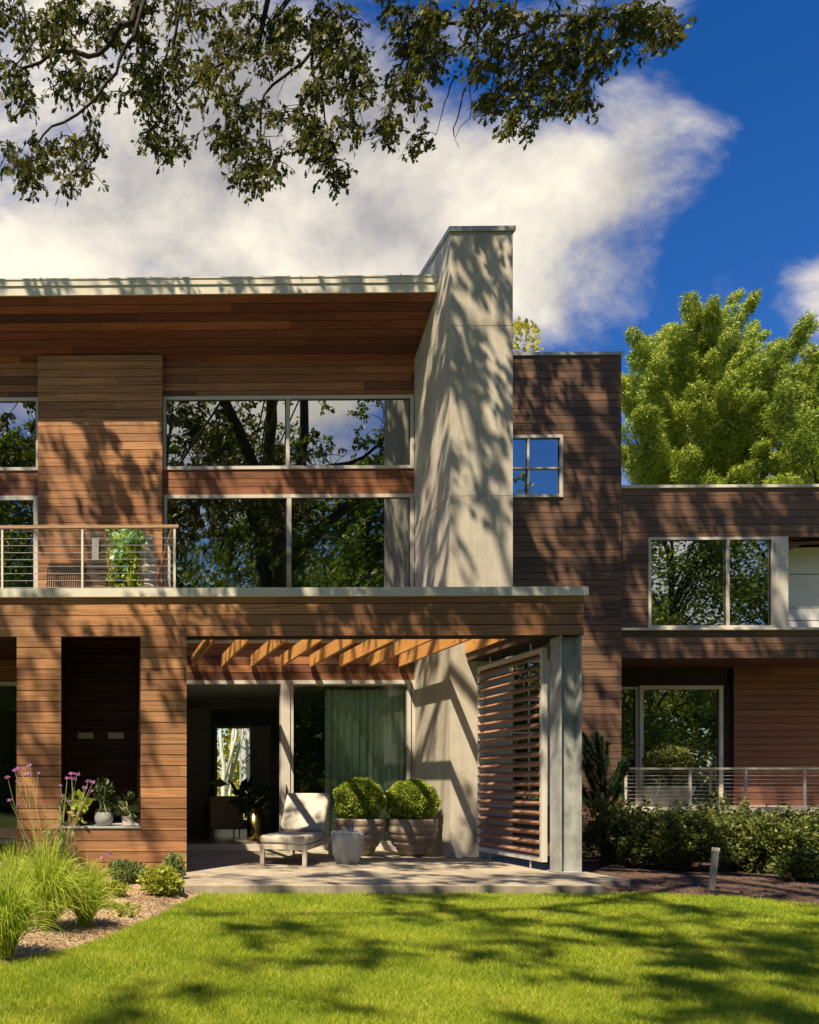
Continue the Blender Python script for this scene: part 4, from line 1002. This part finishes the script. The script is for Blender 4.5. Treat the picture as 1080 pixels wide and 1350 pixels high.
# ================================================================== TREES
def tree_tube(mb, pts, r0_, r1_, n=8, jit=0.0):
    pts = [Vector(p) for p in pts]; out = []
    # catmull-rom subdivision
    for i in range(len(pts)-1):
        p0 = pts[max(i-1, 0)]; p1_ = pts[i]; p2 = pts[i+1]; p3 = pts[min(i+2, len(pts)-1)]
        for s_ in (0, .33, .66):
            t_ = s_; q = .5*((2*p1_)+(-p0+p2)*t_+(2*p0-5*p1_+4*p2-p3)*t_*t_+(-p0+3*p1_-3*p2+p3)*t_**3)
            if jit: q = q+Vector((random.gauss(0, jit), random.gauss(0, jit), random.gauss(0, jit)))
            out.append(q)
    out.append(pts[-1]); m = len(out)
    mb.tube(out, [r0_+(r1_-r0_)*(i/(m-1))**.8 for i in range(m)], n, cap=False)
    return out
def spray(mb, root, ctr, rad, nl, C, D, Zs, lsz, hang=.6, nt=5, tw=1.0):
    """twigs from root to a clump centre, then twiglets with leaves"""
    root = Vector(root); ctr = Vector(ctr)
    if (root-ctr).length > .05:
        mid = root.lerp(ctr, .5)+Vector((random.gauss(0, .06), random.gauss(0, .06), .08*(root-ctr).length)); q_ = tw*min(1.6, .5+.5*(root-ctr).length); mb.tube([root, mid, ctr], [.014*q_, .009*q_, .005*q_], 4, cap=False)
    for k in range(nt):
        v = Vector((random.gauss(0, 1), random.gauss(0, 1), random.gauss(-hang, .8))).normalized()
        e = ctr+v*rad*random.uniform(.6, 1.15); md = ctr.lerp(e, .5)+Vector((0, 0, .12*rad))
        mb.tube([ctr, md, e], [.006, .004, .0025], 3, cap=False)
        for q in range(max(1, nl//nt)):
            s_ = random.random()**.7; p = (ctr.lerp(md, s_*2) if s_ < .5 else md.lerp(e, s_*2-1))+Vector((random.gauss(0, .05), random.gauss(0, .05), random.gauss(0, .05)))*rad*1.6
            C.append(tuple(p)); D.append((random.gauss(0, .8)+v.x*.4, random.gauss(0, .8)+v.y*.4, random.gauss(-hang, .6))); Zs.append(lsz*random.uniform(.7, 1.25))

def oak():
    tx_, ty_ = 7.6, -5.0
    t = thing('oak_tree', 'huge oak whose leafy branches hang across the top of the photo', 'oak tree', loc=(tx_, ty_, 0)); off = Vector((tx_, ty_, 0))
    mb = MB(); nodes = []
    def limb(pts, a, b, n=8, jit=.03):
        o = tree_tube(mb, pts, a, b, n, jit); nodes.extend([(p, 1) for p in o]); return o
    limb([(7.6, -5, -.2), (7.5, -5, 1.0), (7.3, -4.9, 4.5), (7.2, -4.9, 8.5), (7.8, -5.2, 12), (8.6, -5.5, 16), (8.2, -5, 20.5)], .62, .12, 14)
    limb([(7.2, -4.9, 8.2), (6.4, -4.2, 11.5), (5.2, -3.6, 14), (3.6, -3.4, 15.4), (1.5, -2.6, 15.6), (-1, -1.5, 16.8)], .36, .08, 10)
    limb([(7.3, -4.9, 6.8), (6.9, -2.5, 9.5), (6.0, .5, 11.8), (5.2, 4, 13.0), (4.6, 7, 13.0), (4.3, 9.6, 12.4)], .34, .06, 10)
    limb([(6.4, -1, 10.8), (4.5, 2, 13), (2.6, 5, 14.0), (1.4, 7.5, 13.6), (.7, 9.3, 12.4)], .22, .05, 9)
    limb([(3.2, 4, 13.8), (.6, 4.8, 14.6), (-1.6, 6.6, 15.0), (-3.2, 8.8, 14.4)], .15, .04, 8)
    limb([(5.2, 4, 13.0), (6.6, 6.5, 14.5), (8.2, 9, 15.0), (9.5, 10.5, 15.0)], .16, .04, 8)
    limb([(7.6, -5, 10), (10, -4, 12.5), (13, -3, 14), (15, -3.5, 16)], .28, .07, 9)
    limb([(6.4, -4.2, 11.5), (6.2, -5.8, 15), (5.3, -6.6, 18.5)], .2, .06, 8)
    limb([(5.2, -3.6, 14), (4.4, -4.5, 12.8), (2.2, -4.9, 12.0), (.2, -4.7, 12.6)], .17, .05, 8)
    limb([(7.9, -5.2, 12.6), (9.2, -5.6, 14.4), (11.2, -6, 15.1), (12.6, -6, 17)], .16, .05, 8)
    limb([(1.5, -2.6, 15.6), (.6, 1.0, 18.0), (.2, 4.5, 19.5), (1.0, 7.5, 20.2)], .14, .04, 8)
    limb([(5.2, 4, 13.0), (5.0, 5.5, 15.5), (4.0, 7.0, 18.0), (3.4, 7.6, 20)], .13, .04, 8)
    limb([(8.2, 9, 15.0), (7.6, 8.2, 17), (6.6, 8, 19)], .08, .03, 7)
    limb([(2.6, 5, 14), (1.0, 2.4, 15.4), (-1.8, .6, 15.2), (-4.4, .4, 14.8)], .13, .04, 8)
    # ---- branches that show in the photo, unprojected on their own depths
    C, D, Zs = [], [], []
    def br(pts, a, b, root=None, n=6):
        ps = [Vector(P(x, y, Y*.84)) for x, y, Y in pts]
        if root: ps = [Vector(root)]+ps
        return tree_tube(mb, ps, a, b, n, .012)
    R1, R2, R3 = (4.3, 9.6, 12.4), (.7, 9.3, 12.4), (.7, 9.3, 12.4)
    b = []
    b.append(br([(183, 0, 9.2), (157, 32, 9.2), (132, 72, 9.3), (79, 67, 9.4), (42, 86, 9.5), (10, 98, 9.6)], .036, .012, R2, 8))
    b.append(br([(190, 0, 9.0), (162, 60, 9.0), (153, 93, 9.0), (116, 139, 9.1), (70, 171, 9.1), (46, 192, 9.2)], .028, .008, (1.0, 8.6, 12.8)))
    b.append(br([(352, 0, 9.6), (343, 35, 9.6), (301, 76, 9.5), (264, 106, 9.5), (231, 134, 9.4)], .034, .010, (2.3, 6.2, 13.9), 6))
    b.append(br([(380, 0, 9.8), (394, 28, 9.8), (412, 69, 9.8), (361, 111, 9.7), (347, 139, 9.7), (345, 208, 9.7)], .036, .007, (4.3, 9.6, 12.4)))
    b.append(br([(412, 69, 9.8), (440, 80, 9.8), (462, 86, 9.8), (488, 92, 9.8)], .018, .008))
    b.append(br([(410, 72, 9.8), (420, 125, 9.9), (432, 170, 9.9), (430, 215, 9.9)], .014, .005))
    b.append(br([(640, 0, 10.2), (631, 47, 10.2), (619, 93, 10.2), (605, 140, 10.2), (599, 180, 10.2)], .022, .005, (4.3, 9.6, 12.4)))
    b.append(br([(648, 0, 10.2), (678, 12, 10.2), (712, 52, 10.2), (753, 99, 10.3), (774, 114, 10.3)], .026, .008, (5.0, 9.2, 12.9)))
    b.append(br([(625, 0, 9.9), (567, 35, 9.9), (532, 76, 9.8), (514, 146, 9.8)], .026, .006, (4.3, 9.6, 12.4)))
    b.append(br([(678, 5, 10.3), (740, 20, 10.3), (800, 23, 10.4), (880, 33, 10.4)], .024, .008, (6.3, 8.5, 13.5)))
    b.append(br([(30, 0, 9.8), (60, 30, 9.8), (30, 70, 9.8), (15, 90, 9.8)], .02, .006, (-1.0, 8, 13.5)))
    b.append(br([(240, 0, 9.4), (225, 50, 9.4), (215, 110, 9.4), (210, 165, 9.4)], .02, .006, (1.5, 8, 13.4)))
    b.append(br([(700, 40, 10.2), (690, 90, 10.2), (700, 140, 10.2), (705, 165, 10.2)], .01, .004))
    b.append(br([(600, 100, 10.1), (585, 140, 10.1), (575, 178, 10.1)], .008, .003)); b.append(br([(619, 110, 10.1), (622, 150, 10.1), (600, 175, 10.1), (606, 195, 10.1)], .006, .002))
    b.append(br([(478, 95, 9.8), (476, 130, 9.8), (477, 165, 9.8), (482, 185, 9.8)], .006, .002))
    allb = [p for bb in b for p in bb]; todo = []
    # clumps in image columns and rows: (x, y, spread x, spread y, clumps)
    dens = [(40, 30, 50, 32, 22), (130, 25, 60, 28, 22), (210, 40, 40, 45, 20), (60, 85, 55, 20, 10), (25, 120, 25, 18, 5), (130, 105, 60, 26, 11), (210, 110, 28, 36, 13), (205, 165, 18, 22, 7), (235, 185, 14, 14, 4),
            (45, 200, 36, 16, 10), (60, 235, 26, 16, 6), (110, 195, 18, 24, 7), (30, 225, 14, 18, 3), (120, 220, 8, 14, 2), (300, 30, 40, 28, 14), (290, 75, 30, 24, 8), (270, 110, 25, 25, 8), (190, 130, 15, 20, 4), (300, 175, 24, 16, 8), (330, 130, 22, 18, 4), (345, 200, 20, 26, 9), (330, 225, 16, 14, 5), (360, 155, 14, 16, 4), (312, 190, 10, 12, 3),
            (380, 25, 35, 25, 12), (440, 25, 32, 26, 15), (360, 65, 30, 14, 6), (440, 75, 30, 22, 12), (480, 95, 12, 14, 5), (425, 125, 26, 16, 7), (455, 130, 16, 18, 5), (425, 170, 22, 14, 7), (430, 205, 18, 22, 8), (440, 235, 10, 12, 3), (400, 150, 14, 14, 3), (455, 165, 12, 12, 3),
            (545, 20, 34, 20, 12), (540, 60, 22, 26, 11), (530, 110, 18, 26, 9), (518, 160, 12, 22, 6), (550, 180, 10, 12, 3), (590, 40, 30, 28, 10), (570, 100, 14, 24, 5), (640, 30, 28, 26, 11), (650, 80, 24, 26, 10), (660, 130, 20, 22, 8), (690, 155, 16, 16, 6), (705, 110, 22, 22, 9), (715, 60, 30, 30, 14), (760, 45, 30, 28, 13), (765, 90, 22, 18, 6), (768, 122, 12, 12, 4), (800, 30, 26, 26, 11), (845, 30, 26, 22, 11), (870, 45, 16, 16, 6), (700, 15, 40, 14, 8), (800, 65, 16, 14, 3), (735, 115, 16, 20, 4), (860, 12, 22, 10, 4)]
    for (x, y, sx_, sy_, n_) in dens:
        for q in range(n_):
            Y = random.uniform(7.6, 8.9)
            c_ = Vector(P(x+random.uniform(-1, 1)*sx_, y+random.uniform(-1, 1)*sy_, Y))
            todo.append(c_)
    gp = np.array([tuple(v) for v in allb]); tp = np.array([tuple(v) for v in todo])
    dm = np.linalg.norm(tp[:, None]-gp[None], axis=2); dist = dm.min(axis=1); nr_ = dm.argmin(axis=1); gpl = [Vector(v) for v in allb]; done = np.zeros(len(tp), bool)
    for _ in range(len(tp)):
        i = int(np.argmin(np.where(done, 1e9, dist))); done[i] = True; c_ = Vector(tp[i])
        spray(mb, gpl[nr_[i]], c_, .195, 31, C, D, Zs, .075, hang=.9, nt=5, tw=.45)
        gpl.append(c_); d2_ = np.linalg.norm(tp-tp[i], axis=1); up_ = d2_ < dist; dist = np.where(up_, d2_, dist); nr_ = np.where(up_, len(gpl)-1, nr_)
    vis = (np.array(C)-np.array(off), np.array(D), np.array(Zs))
    # ---- canopy above the picture, where it throws the dappled shade seen in the photo
    C, D, Zs = [], [], []; nd = [p for p, _ in nodes]
    def shade(p):
        """wanted shade (0..1) where the sun ray through p lands"""
        tY = (13.6-p.y)/SUN[1]; zl = p.z-tY
        if zl > 0:
            x, z = p.x+SUN[0]*tY, zl
            if z > 9.6: return .55
            if z < 2.6 and x < 6.5: return .22
            if x < .9: return .42 if z > 6.9 else (.55 if 5.2 < z < 6.9 and .0 < x else .20)
            if x < 5.3: return .50 if z > 2.8 else .42
            if x < 6.5: return .62
            return 1.0
        x, y = p.x+SUN[0]*p.z, p.y+SUN[1]*p.z
        if x < 1.2: return .14
        if y > 9.2: return .40
        if x < 3.2: return .24 if y < 8 else .5
        return .60
    from mathutils import noise as MN
    def patch(x, y, sc_): return .5+.9*MN.noise(Vector((x*sc_, y*sc_*.6, 3.7)))
    targets = []
    def cast(cnt_, gen, lo, hi, ex=1.3):
        k_ = 0; tr_ = 0
        while k_ < cnt_ and tr_ < 60000:
            tr_ += 1; q, w_ = gen()
            if random.random() > w_: continue
            p = q-Vector(tuple(SUN))*(lo+(hi-lo)*random.random()**ex)
            if p.z < CAMZ+.975*p.y+.9 or p.z < 10.0 or p.z > 21.5: continue
            targets.append(p); k_ += 1
    def g_up():
        q = Vector((random.uniform(-2.5, 6.4), 14.2 if random.random() < .7 else 12.9, random.uniform(3.9, 10.3)))
        w_ = .2+1.2*patch(q.x, q.z, .8)
        if q.x > 5.2: w_ *= 1.5
        if q.x < 1.2: w_ *= .42+.25*(q.z > 5.4)*(q.z < 7)
        return q, w_
    def g_pil():
        return Vector((random.uniform(-.9, 1.1), 14.2, random.uniform(4.3, 7.4))), 1.0
    def g_beam():
        q = Vector((random.uniform(-1.6, 6.4), 10.7, random.uniform(.2, 3.85)))
        if q.x > 1.2 and q.z < 3.1: return q, 0
        return q, (.25+1.1*patch(q.x+5, q.z, 1.1))*(1.0 if q.x < 1.2 else 1.5)
    def g_pat():
        q = Vector((random.uniform(1.2, 6.4), random.uniform(12.9, 14.4), random.uniform(.2, 3.2))); return q, .1+1.1*patch(q.x+3, q.z, 1.2)
    def g_tow(): return Vector((random.uniform(6.5, 14), 15.6, random.uniform(.4, 9.9))), 1.0
    def g_lawn():
        q = Vector((random.uniform(-1.5, 10.5), random.uniform(3.4, 10.8), 0)); w_ = .2+.95*patch(q.x+9, q.y, .7)
        if q.x < 2.8: w_ *= .5
        if q.x < 1.2 and q.y > 5: w_ *= .3
        if q.y < 5.6 and q.x < 3: w_ *= .4
        if q.y < 6.5 and q.x > 3.2: w_ *= 1.7
        return q, w_
    cast(215, g_up, 5.5, 14, 2.4); cast(50, g_beam, 7, 13, 2.2); cast(7, g_pil, 5.5, 8); cast(12, g_pat, 8, 13); cast(330, g_tow, 6, 15); cast(400, g_lawn, 10, 18)
    rest = list(targets)
    arr = np.array([tuple(v) for v in rest]); nda = np.array([tuple(v) for v in nd])
    dist = np.min(np.linalg.norm(arr[:, None]-nda[None], axis=2), axis=1); near = [int(np.argmin(np.linalg.norm(nda-a, axis=1))) for a in arr]
    done = np.zeros(len(arr), bool); grow = [Vector(v) for v in nda]
    for _ in range(len(arr)):
        i = int(np.argmin(np.where(done, 1e9, dist))); done[i] = True
        p = Vector(arr[i]); rt = grow[near[i]]
        spray(mb, rt, p, .36, 34, C, D, Zs, .14, hang=.5, nt=5, tw=1.5)
        grow.append(p); d2_ = np.linalg.norm(arr-arr[i], axis=1); upd = d2_ < dist
        dist = np.where(upd, d2_, dist)
        for j in np.nonzero(upd)[0]: near[int(j)] = len(grow)-1
    # upper crown
    C2, D2, Z2 = C, D, Zs; C, D, Zs = [], [], []
    for i in range(820):
        nn = random.choice(nd)
        if nn.z < 7.5 or nn.y > 0: continue
        p = nn+Vector((random.gauss(0, 1.3), random.gauss(0, 1.1)-.4, random.gauss(.1, 1.2)))
        if p.y > -1.0 or p.z < 6.5: continue
        spray(mb, nn, p, .6, 60, C, D, Zs, .17, hang=.4, nt=5)
    mb.v = [tuple(Vector(v)-off) for v in mb.v]
    mb.build('trunk', 'bark', t, smooth=True)
    leaves('hanging_leaves', *vis, OAK, 'oak_leaf', t, wid=1.0, fold=.2)
    leaves('crown', np.array(C2)-np.array(off), np.array(D2), np.array(Z2), OV, 'oak_leaf', t, wid=1.35, fold=.2)
    leaves('crown', np.array(C)-np.array(off), np.array(D), np.array(Zs), OV, 'wood_leaf', t, wid=1.2, fold=.2)
oak()

def woodland(x, y, h, r, n, seed, label, mat='wood_leaf', base=.6, lsz=.24, group='trees across the garden, seen mirrored in the windows'):
    random.seed(seed); t = thing('garden_tree', label, 'tree', group, loc=(x, y, 0)); mb = MB(); C, D, Zs = [], [], []
    tree_tube(mb, [(0, 0, -.1), (.2, 0, h*.3), (-.2, .2, h*.6), (0, 0, h*.92)], h*.018, .06, 8, .04)
    for i in range(n):
        zf = random.uniform(0, 1); z = base+(h-base)*zf; rr = r*math.sin(math.pi*min(1, .18+zf*.80))**.7*random.uniform(.35, 1)
        a = random.uniform(0, 6.283); e = Vector((rr*math.cos(a), rr*math.sin(a), z))
        if i % 3 == 0: mb.tube([(0, 0, max(1.5, z-r*.5)), e*.6+Vector((0, 0, z*.4-r*.08)), e], [.09, .05, .02], 4, cap=False)
        for q in range(150):
            p = e+Vector((random.gauss(0, .55), random.gauss(0, .55), random.gauss(0, .38)))*(.5+r*.11); C.append(tuple(p)); D.append((random.gauss(0, 1), random.gauss(0, 1), random.gauss(-.3, .7))); Zs.append(lsz*random.uniform(.7, 1.3))
    mb.build('trunk', 'bark', t, smooth=True); leaves('crown', np.array(C), np.array(D), np.array(Zs), OV, mat, t, wid=1.1)
wl = ['tall green tree far across the garden mirrored at the left edge window', 'tall green tree mirrored in the left half of the terrace window', 'tall green tree mirrored in the middle of the terrace window', 'tall green tree mirrored in the right half of the terrace window',
      'tall green tree across the garden, directly opposite the dark tower', 'green tree mirrored in the left pane of the wing window', 'green tree mirrored in the middle of the wing window', 'green tree mirrored in the lower balcony door',
      'nearest leafy tree mirrored in the upper window at the left photo edge', 'nearest leafy tree mirrored behind the terrace railing end', 'nearest leafy tree mirrored in the tall terrace window beside the chimney']
for i, (x, y, h, r) in enumerate(((-6, -22, 17, 6), (2, -18, 17, 5.5), (10, -19, 18, 6), (18.5, -20, 17, 6), (28, -24, 15, 5.5), (37, -22, 19, 6.5), (46, -25, 21, 7), (27, -13, 11, 4.5), (-4.6, -11, 18, 4.2), (2.2, -12, 16, 4.0), (13.4, -12, 16.5, 4.2))):
    woodland(x, y, h, r, 130, 100+i, wl[i])
woodland(-5.5, 31, 11, 4.5, 90, 201, 'bright yellow green tree behind the house seen through the open door', 'yellow_tree', 1.0, .3, None) if False else None
nf = 60000; xf_ = RNG.uniform(-45, 85, nf); zf_ = RNG.random(nf)**.8*(13.5+2.5*np.sin(xf_*.31)+1.5*np.sin(xf_*.83)); yf_ = -36-RNG.random(nf)*4+1.2*np.sin(xf_*.9+zf_*.7)
leaves('distant_wood', np.stack([xf_, yf_, zf_], 1), RNG.normal(size=(nf, 3)), RNG.uniform(.4, .75, nf), OV, 'wood_leaf', None, kind='stuff', label='dark far off wood closing the garden, mirrored low in the windows', cat='wood', wid=1.3)
bush('garden_shrub', (PX(300, 31), 37, 3.4), (4.2, 1.6, 3.6), 4200, .32, 'yellow_tree', 'sunlit yellow green shrubbery beyond the back window', 'shrub', outline=OV, stems=12, shell=.3, lobes=10, base=0)
MB().box(PX(318, 32), PX(352, 32), 32, 32.4, 0, 5.2).build('garden_wall', 'white_wall', None, bevel=.01, label='bright white wall in the garden seen through the back window', cat='wall')
def birch(px1, px2, Y, label):
    x = PX(px1, Y); t = thing('birch_tree', label, 'birch tree', 'birches behind the house', loc=(x, Y, 0)); mb = MB()
    tree_tube(mb, [(0, 0, -.1), (.05, 0, 1.5), ((PX(px2, Y)-x)*.6, 0, 3.2), (PX(px2, Y)-x, 0, 6)], .10, .05, 8, .02); mb.tube([(0.03, 0, 1.2), (.5, 0, 3), (.75, 0, 5.5)], [.06, .05, .03], 6)
    mb.build('trunk', 'birch', t, smooth=True)
    c = RNG.normal(size=(500, 3))*np.array([.9, .7, .8])+np.array([PX(px2, Y)-x, 0, 6.2]); leaves('crown', c, RNG.normal(size=c.shape), .13, OV, 'yellow_tree', t)
birch(293, 290, 30.4, 'white birch trunk at the left of the back window'); birch(301, 312, 30.6, 'leaning white birch trunk at the right of the back window')

def pine(name_label, Y, base_px, clumps_poly, ncl, seed, trunk_top, hole=None, k=1.0, mat='pine', rad=.78):
    random.seed(seed); rg = np.random.default_rng(seed)
    bx2 = PX(base_px, Y); t = thing('pine_tree', name_label, 'pine tree', 'pines behind the right wing', loc=(bx2, Y, 0)); off = Vector((bx2, Y, 0))
    mb = MB(); top = Vector(P(*trunk_top, Y))-off
    tree_tube(mb, [(0, 0, -.2), (0, 0, top.z*.45), (top.x*.3, 0, top.z*.7), (top.x, 0, top.z)], .34, .06, 10, .04)
    xs_ = [p[0] for p in clumps_poly]; ys_ = [p[1] for p in clumps_poly]
    C, D, Zs, NR = [], [], [], []; n = 0
    while n < ncl:
        px, py = random.uniform(min(xs_), max(xs_)), random.uniform(min(ys_), max(ys_))
        if not inpoly(np.array([px]), np.array([py]), clumps_poly)[0]: continue
        if hole and inpoly(np.array([px]), np.array([py]), hole)[0] and random.random() < .93: continue
        yy = Y+random.uniform(-2.8, 2.8); c_ = Vector(P(px, py, yy)); c_ = c_-off
        org = Vector((0, 0, max(3.0, c_.z-1.2-.35*math.hypot(c_.x, c_.y)))); ax = (c_-org).normalized()
        ax = (ax+Vector((0, 0, .25))).normalized(); n += 1
        if n % 3 == 0:
            mid = org.lerp(c_, .55)+Vector((random.gauss(0, .3), random.gauss(0, .3), -.35)); mb.tube([org, mid, c_], [.045, .03, .01], 5, cap=False)
        bl = random.uniform(1.3, 2.3)*rad/.7; sx_ = np.array(ax.cross(Vector((0, 0, 1))).normalized())
        for q in range(6):
            u_ = q/5; pc = np.array(c_)-np.array(ax)*bl*(1-u_)*.9+sx_*random.gauss(0, .30)*bl*.5*(1-.5*u_)+np.array([0, 0, random.gauss(0, .12)])
            pr_ = np.array([random.uniform(.34, .54), random.uniform(.26, .40), random.uniform(.16, .25)])*rad*(1.15-.45*u_)
            m_ = int(760*k); uu = unit(rg.normal(size=(m_, 3))); lump = 1+.22*np.sin(uu[:, 0]*7+q)*np.sin(uu[:, 1]*6+n)+.15*rg.normal(size=m_)
            axn = np.array(ax); s2 = np.cross(sx_, axn); off_ = uu*lump[:, None]*pr_
            wp = pc[None]+off_[:, :1]*axn+off_[:, 1:2]*sx_+off_[:, 2:]*s2
            no = uu[:, :1]*axn+uu[:, 1:2]*sx_+uu[:, 2:]*s2
            C.append(wp); NR.append(no+rg.normal(size=(m_, 3))*.28); D.append(no*.45+axn*.5+rg.normal(size=(m_, 3))*.75); Zs.append(rg.uniform(.06, .125, m_))
    mb.build('trunk', 'bark', t, smooth=True); leaves('crown', np.concatenate(C), np.concatenate(D), np.concatenate(Zs), TRI, mat, t, wid=.26, fold=0, nrm=np.concatenate(NR))
OUT = [(815, 500), (826, 440), (845, 425), (852, 428), (866, 455), (884, 462), (880, 410), (884, 395), (900, 385), (925, 390), (945, 385), (955, 375), (970, 372), (985, 382), (1008, 395), (1020, 425), (1025, 450), (1045, 435), (1060, 412), (1068, 420), (1050, 465), (1060, 500), (1050, 560), (1010, 600), (1000, 640), (815, 640)]
HOLE = [(868, 592), (905, 582), (930, 596), (1000, 580), (1000, 605), (960, 625), (960, 650), (866, 650)]
pine('big sunlit yellow green pine rising behind the right wing', 26, 908, [(x, y+(12 if y < 560 else 0)) for x, y in OUT], 128, 5, (935, 400), HOLE)
pine('second pine cut by the right edge of the photo with drooping lower boughs', 24, 1120, [(1045, 480), (1075, 455), (1190, 440), (1190, 655), (985, 655), (1000, 600), (1025, 540)], 85, 6, (1120, 445))
bush('young_tree', (PX(683, 21), 21, PZ(466, 21, 690)), (.5, .5, .8), 420, .14, 'yellow_tree', 'tip of a yellow leaved tree showing between the chimney and the dark tower', 'tree', outline=OV, stems=8, base=0)

# ================================================================== LIGHT, SKY, CAMERA
elev = math.atan2(1, math.hypot(SUN[0], SUN[1]))
w = bpy.data.worlds.new('World'); S.world = w; w.use_nodes = True; nt = w.node_tree; nt.nodes.clear()
out = N(nt, 'ShaderNodeOutputWorld')
sky = N(nt, 'ShaderNodeTexSky', sky_type='NISHITA', sun_disc=False); sky.sun_elevation = elev
sky.sun_rotation = math.atan2(-SUN[0], -SUN[1]) % (2*math.pi); sky.altitude = 200; sky.air_density = 1.0; sky.dust_density = .3; sky.ozone_density = 3.0
hs = N(nt, 'ShaderNodeHueSaturation'); hs.inputs['Saturation'].default_value = 1.38; hs.inputs['Hue'].default_value = .514; hs.inputs['Value'].default_value = 1.2; L(nt, sky.outputs[0], hs.inputs['Color'])
bg1 = N(nt, 'ShaderNodeBackground'); L(nt, hs.outputs[0], bg1.inputs[0]); bg1.inputs[1].default_value = .055
tc = N(nt, 'ShaderNodeTexCoord'); sp = N(nt, 'ShaderNodeSeparateXYZ'); L(nt, tc.outputs['Generated'], sp.inputs[0])
ay = math_(nt, 'MAXIMUM', math_(nt, 'ABSOLUTE', sp.outputs[1]), .15)
u = math_(nt, 'DIVIDE', sp.outputs[0], ay); v = math_(nt, 'DIVIDE', sp.outputs[2], ay)
uv = N(nt, 'ShaderNodeCombineXYZ'); L(nt, u, uv.inputs[0]); L(nt, v, uv.inputs[1])
mpn = N(nt, 'ShaderNodeMapping'); mpn.inputs['Rotation'].default_value = (0, 0, R(-38)); mpn.inputs['Scale'].default_value = (1.7, 2.4, 1); L(nt, uv.outputs[0], mpn.inputs[0])
nz = N(nt, 'ShaderNodeTexNoise', i_Scale=2.3, i_Detail=14.0, i_Roughness=.62, i_Distortion=.25); L(nt, mpn.outputs[0], nz.inputs[0])
mpn2 = N(nt, 'ShaderNodeMapping'); mpn2.inputs['Location'].default_value = (3.1, 1.7, 0); L(nt, uv.outputs[0], mpn2.inputs[0])
nz2 = N(nt, 'ShaderNodeTexNoise', i_Scale=2.6, i_Detail=12.0, i_Roughness=.6, i_Distortion=.2); L(nt, mpn2.outputs[0], nz2.inputs[0])
tot = None
def uvp(px, py): return (px-130)/F, (CY-py)/F
for (px, py, r, wgt) in ((150, 250, 520, 1.1), (480, 300, 330, .9), (640, 260, 260, .75), (820, 230, 190, .62), (930, 215, 110, .35), (860, 20, 170, .34), (1010, 40, 170, -.75), (1060, 230, 150, -.6), (380, 60, 260, .35), (1090, 410, 105, .85), (770, 400, 110, .28), (480, 185, 60, -.40), (610, 130, 90, -.28), (800, 75, 75, -.2), (-1300, 500, 700, .7), (330, 640, 330, .8), (940, 760, 300, .6), (700, 330, 200, .25)):
    cu, cv = uvp(px, py)
    dn = N(nt, 'ShaderNodeVectorMath', operation='DISTANCE'); L(nt, uv.outputs[0], dn.inputs[0]); dn.inputs[1].default_value = (cu, cv, 0)
    a = math_(nt, 'SUBTRACT', 1.0, math_(nt, 'DIVIDE', dn.outputs['Value'], r/F), True)
    sm = N(nt, 'ShaderNodeMapRange', interpolation_type='SMOOTHSTEP'); L(nt, a, sm.inputs[0])
    a = math_(nt, 'MULTIPLY', sm.outputs[0], wgt)
    tot = a if tot is None else math_(nt, 'ADD', tot, a)
fr_ = N(nt, 'ShaderNodeMapRange'); fr_.inputs[1].default_value = -.1; fr_.inputs[2].default_value = .1; fr_.inputs[3].default_value = .75; L(nt, sp.outputs[1], fr_.inputs[0]); tot = math_(nt, 'MULTIPLY', tot, fr_.outputs[0])
dn = math_(nt, 'ADD', tot, math_(nt, 'MULTIPLY', math_(nt, 'SUBTRACT', nz.outputs[0], .5), 2.5))
mk = N(nt, 'ShaderNodeMapRange', interpolation_type='SMOOTHSTEP'); mk.inputs[1].default_value = .10; mk.inputs[2].default_value = .95; L(nt, dn, mk.inputs[0])
cr = ramp(nt, [(.34, (.40, .39, .41)), (.43, (.72, .67, .61)), (.54, (1.10, 1.0, .83))]); L(nt, nz2.outputs[0], cr.inputs[0])
bg2 = N(nt, 'ShaderNodeBackground'); L(nt, cr.outputs[0], bg2.inputs[0]); bg2.inputs[1].default_value = .50
mx = N(nt, 'ShaderNodeMixShader'); L(nt, mk.outputs[0], mx.inputs[0]); L(nt, bg1.outputs[0], mx.inputs[1]); L(nt, bg2.outputs[0], mx.inputs[2]); L(nt, mx.outputs[0], out.inputs[0])

sl_ = bpy.data.lights.new('sun', 'SUN'); sl_.energy = 5.0; sl_.angle = R(.53); sl_.color = (1, .84, .61)
so = bpy.data.objects.new('sun', sl_); COL.objects.link(so); so.rotation_euler = Vector(tuple(SUN)).to_track_quat('-Z', 'Y').to_euler(); so.location = (-6, -8, 25)

cam = bpy.data.cameras.new('camera'); co = bpy.data.objects.new('camera', cam); COL.objects.link(co)
co.location = (0, 0, CAMZ); co.rotation_euler = (R(90), 0, YAW)
cam.sensor_fit = 'HORIZONTAL'; cam.sensor_width = 36; cam.lens = 36*F/1080
cam.shift_x = (540-CX)/1080; cam.shift_y = (CY-675)/1080; cam.clip_end = 2000; cam.clip_start = .05
S.camera = co
S.view_settings.view_transform = 'Standard'; S.view_settings.look = 'None'; S.view_settings.exposure = 1.0; S.view_settings.gamma = 1
S.render.engine = 'CYCLES'
S.cycles.transparent_max_bounces = 16
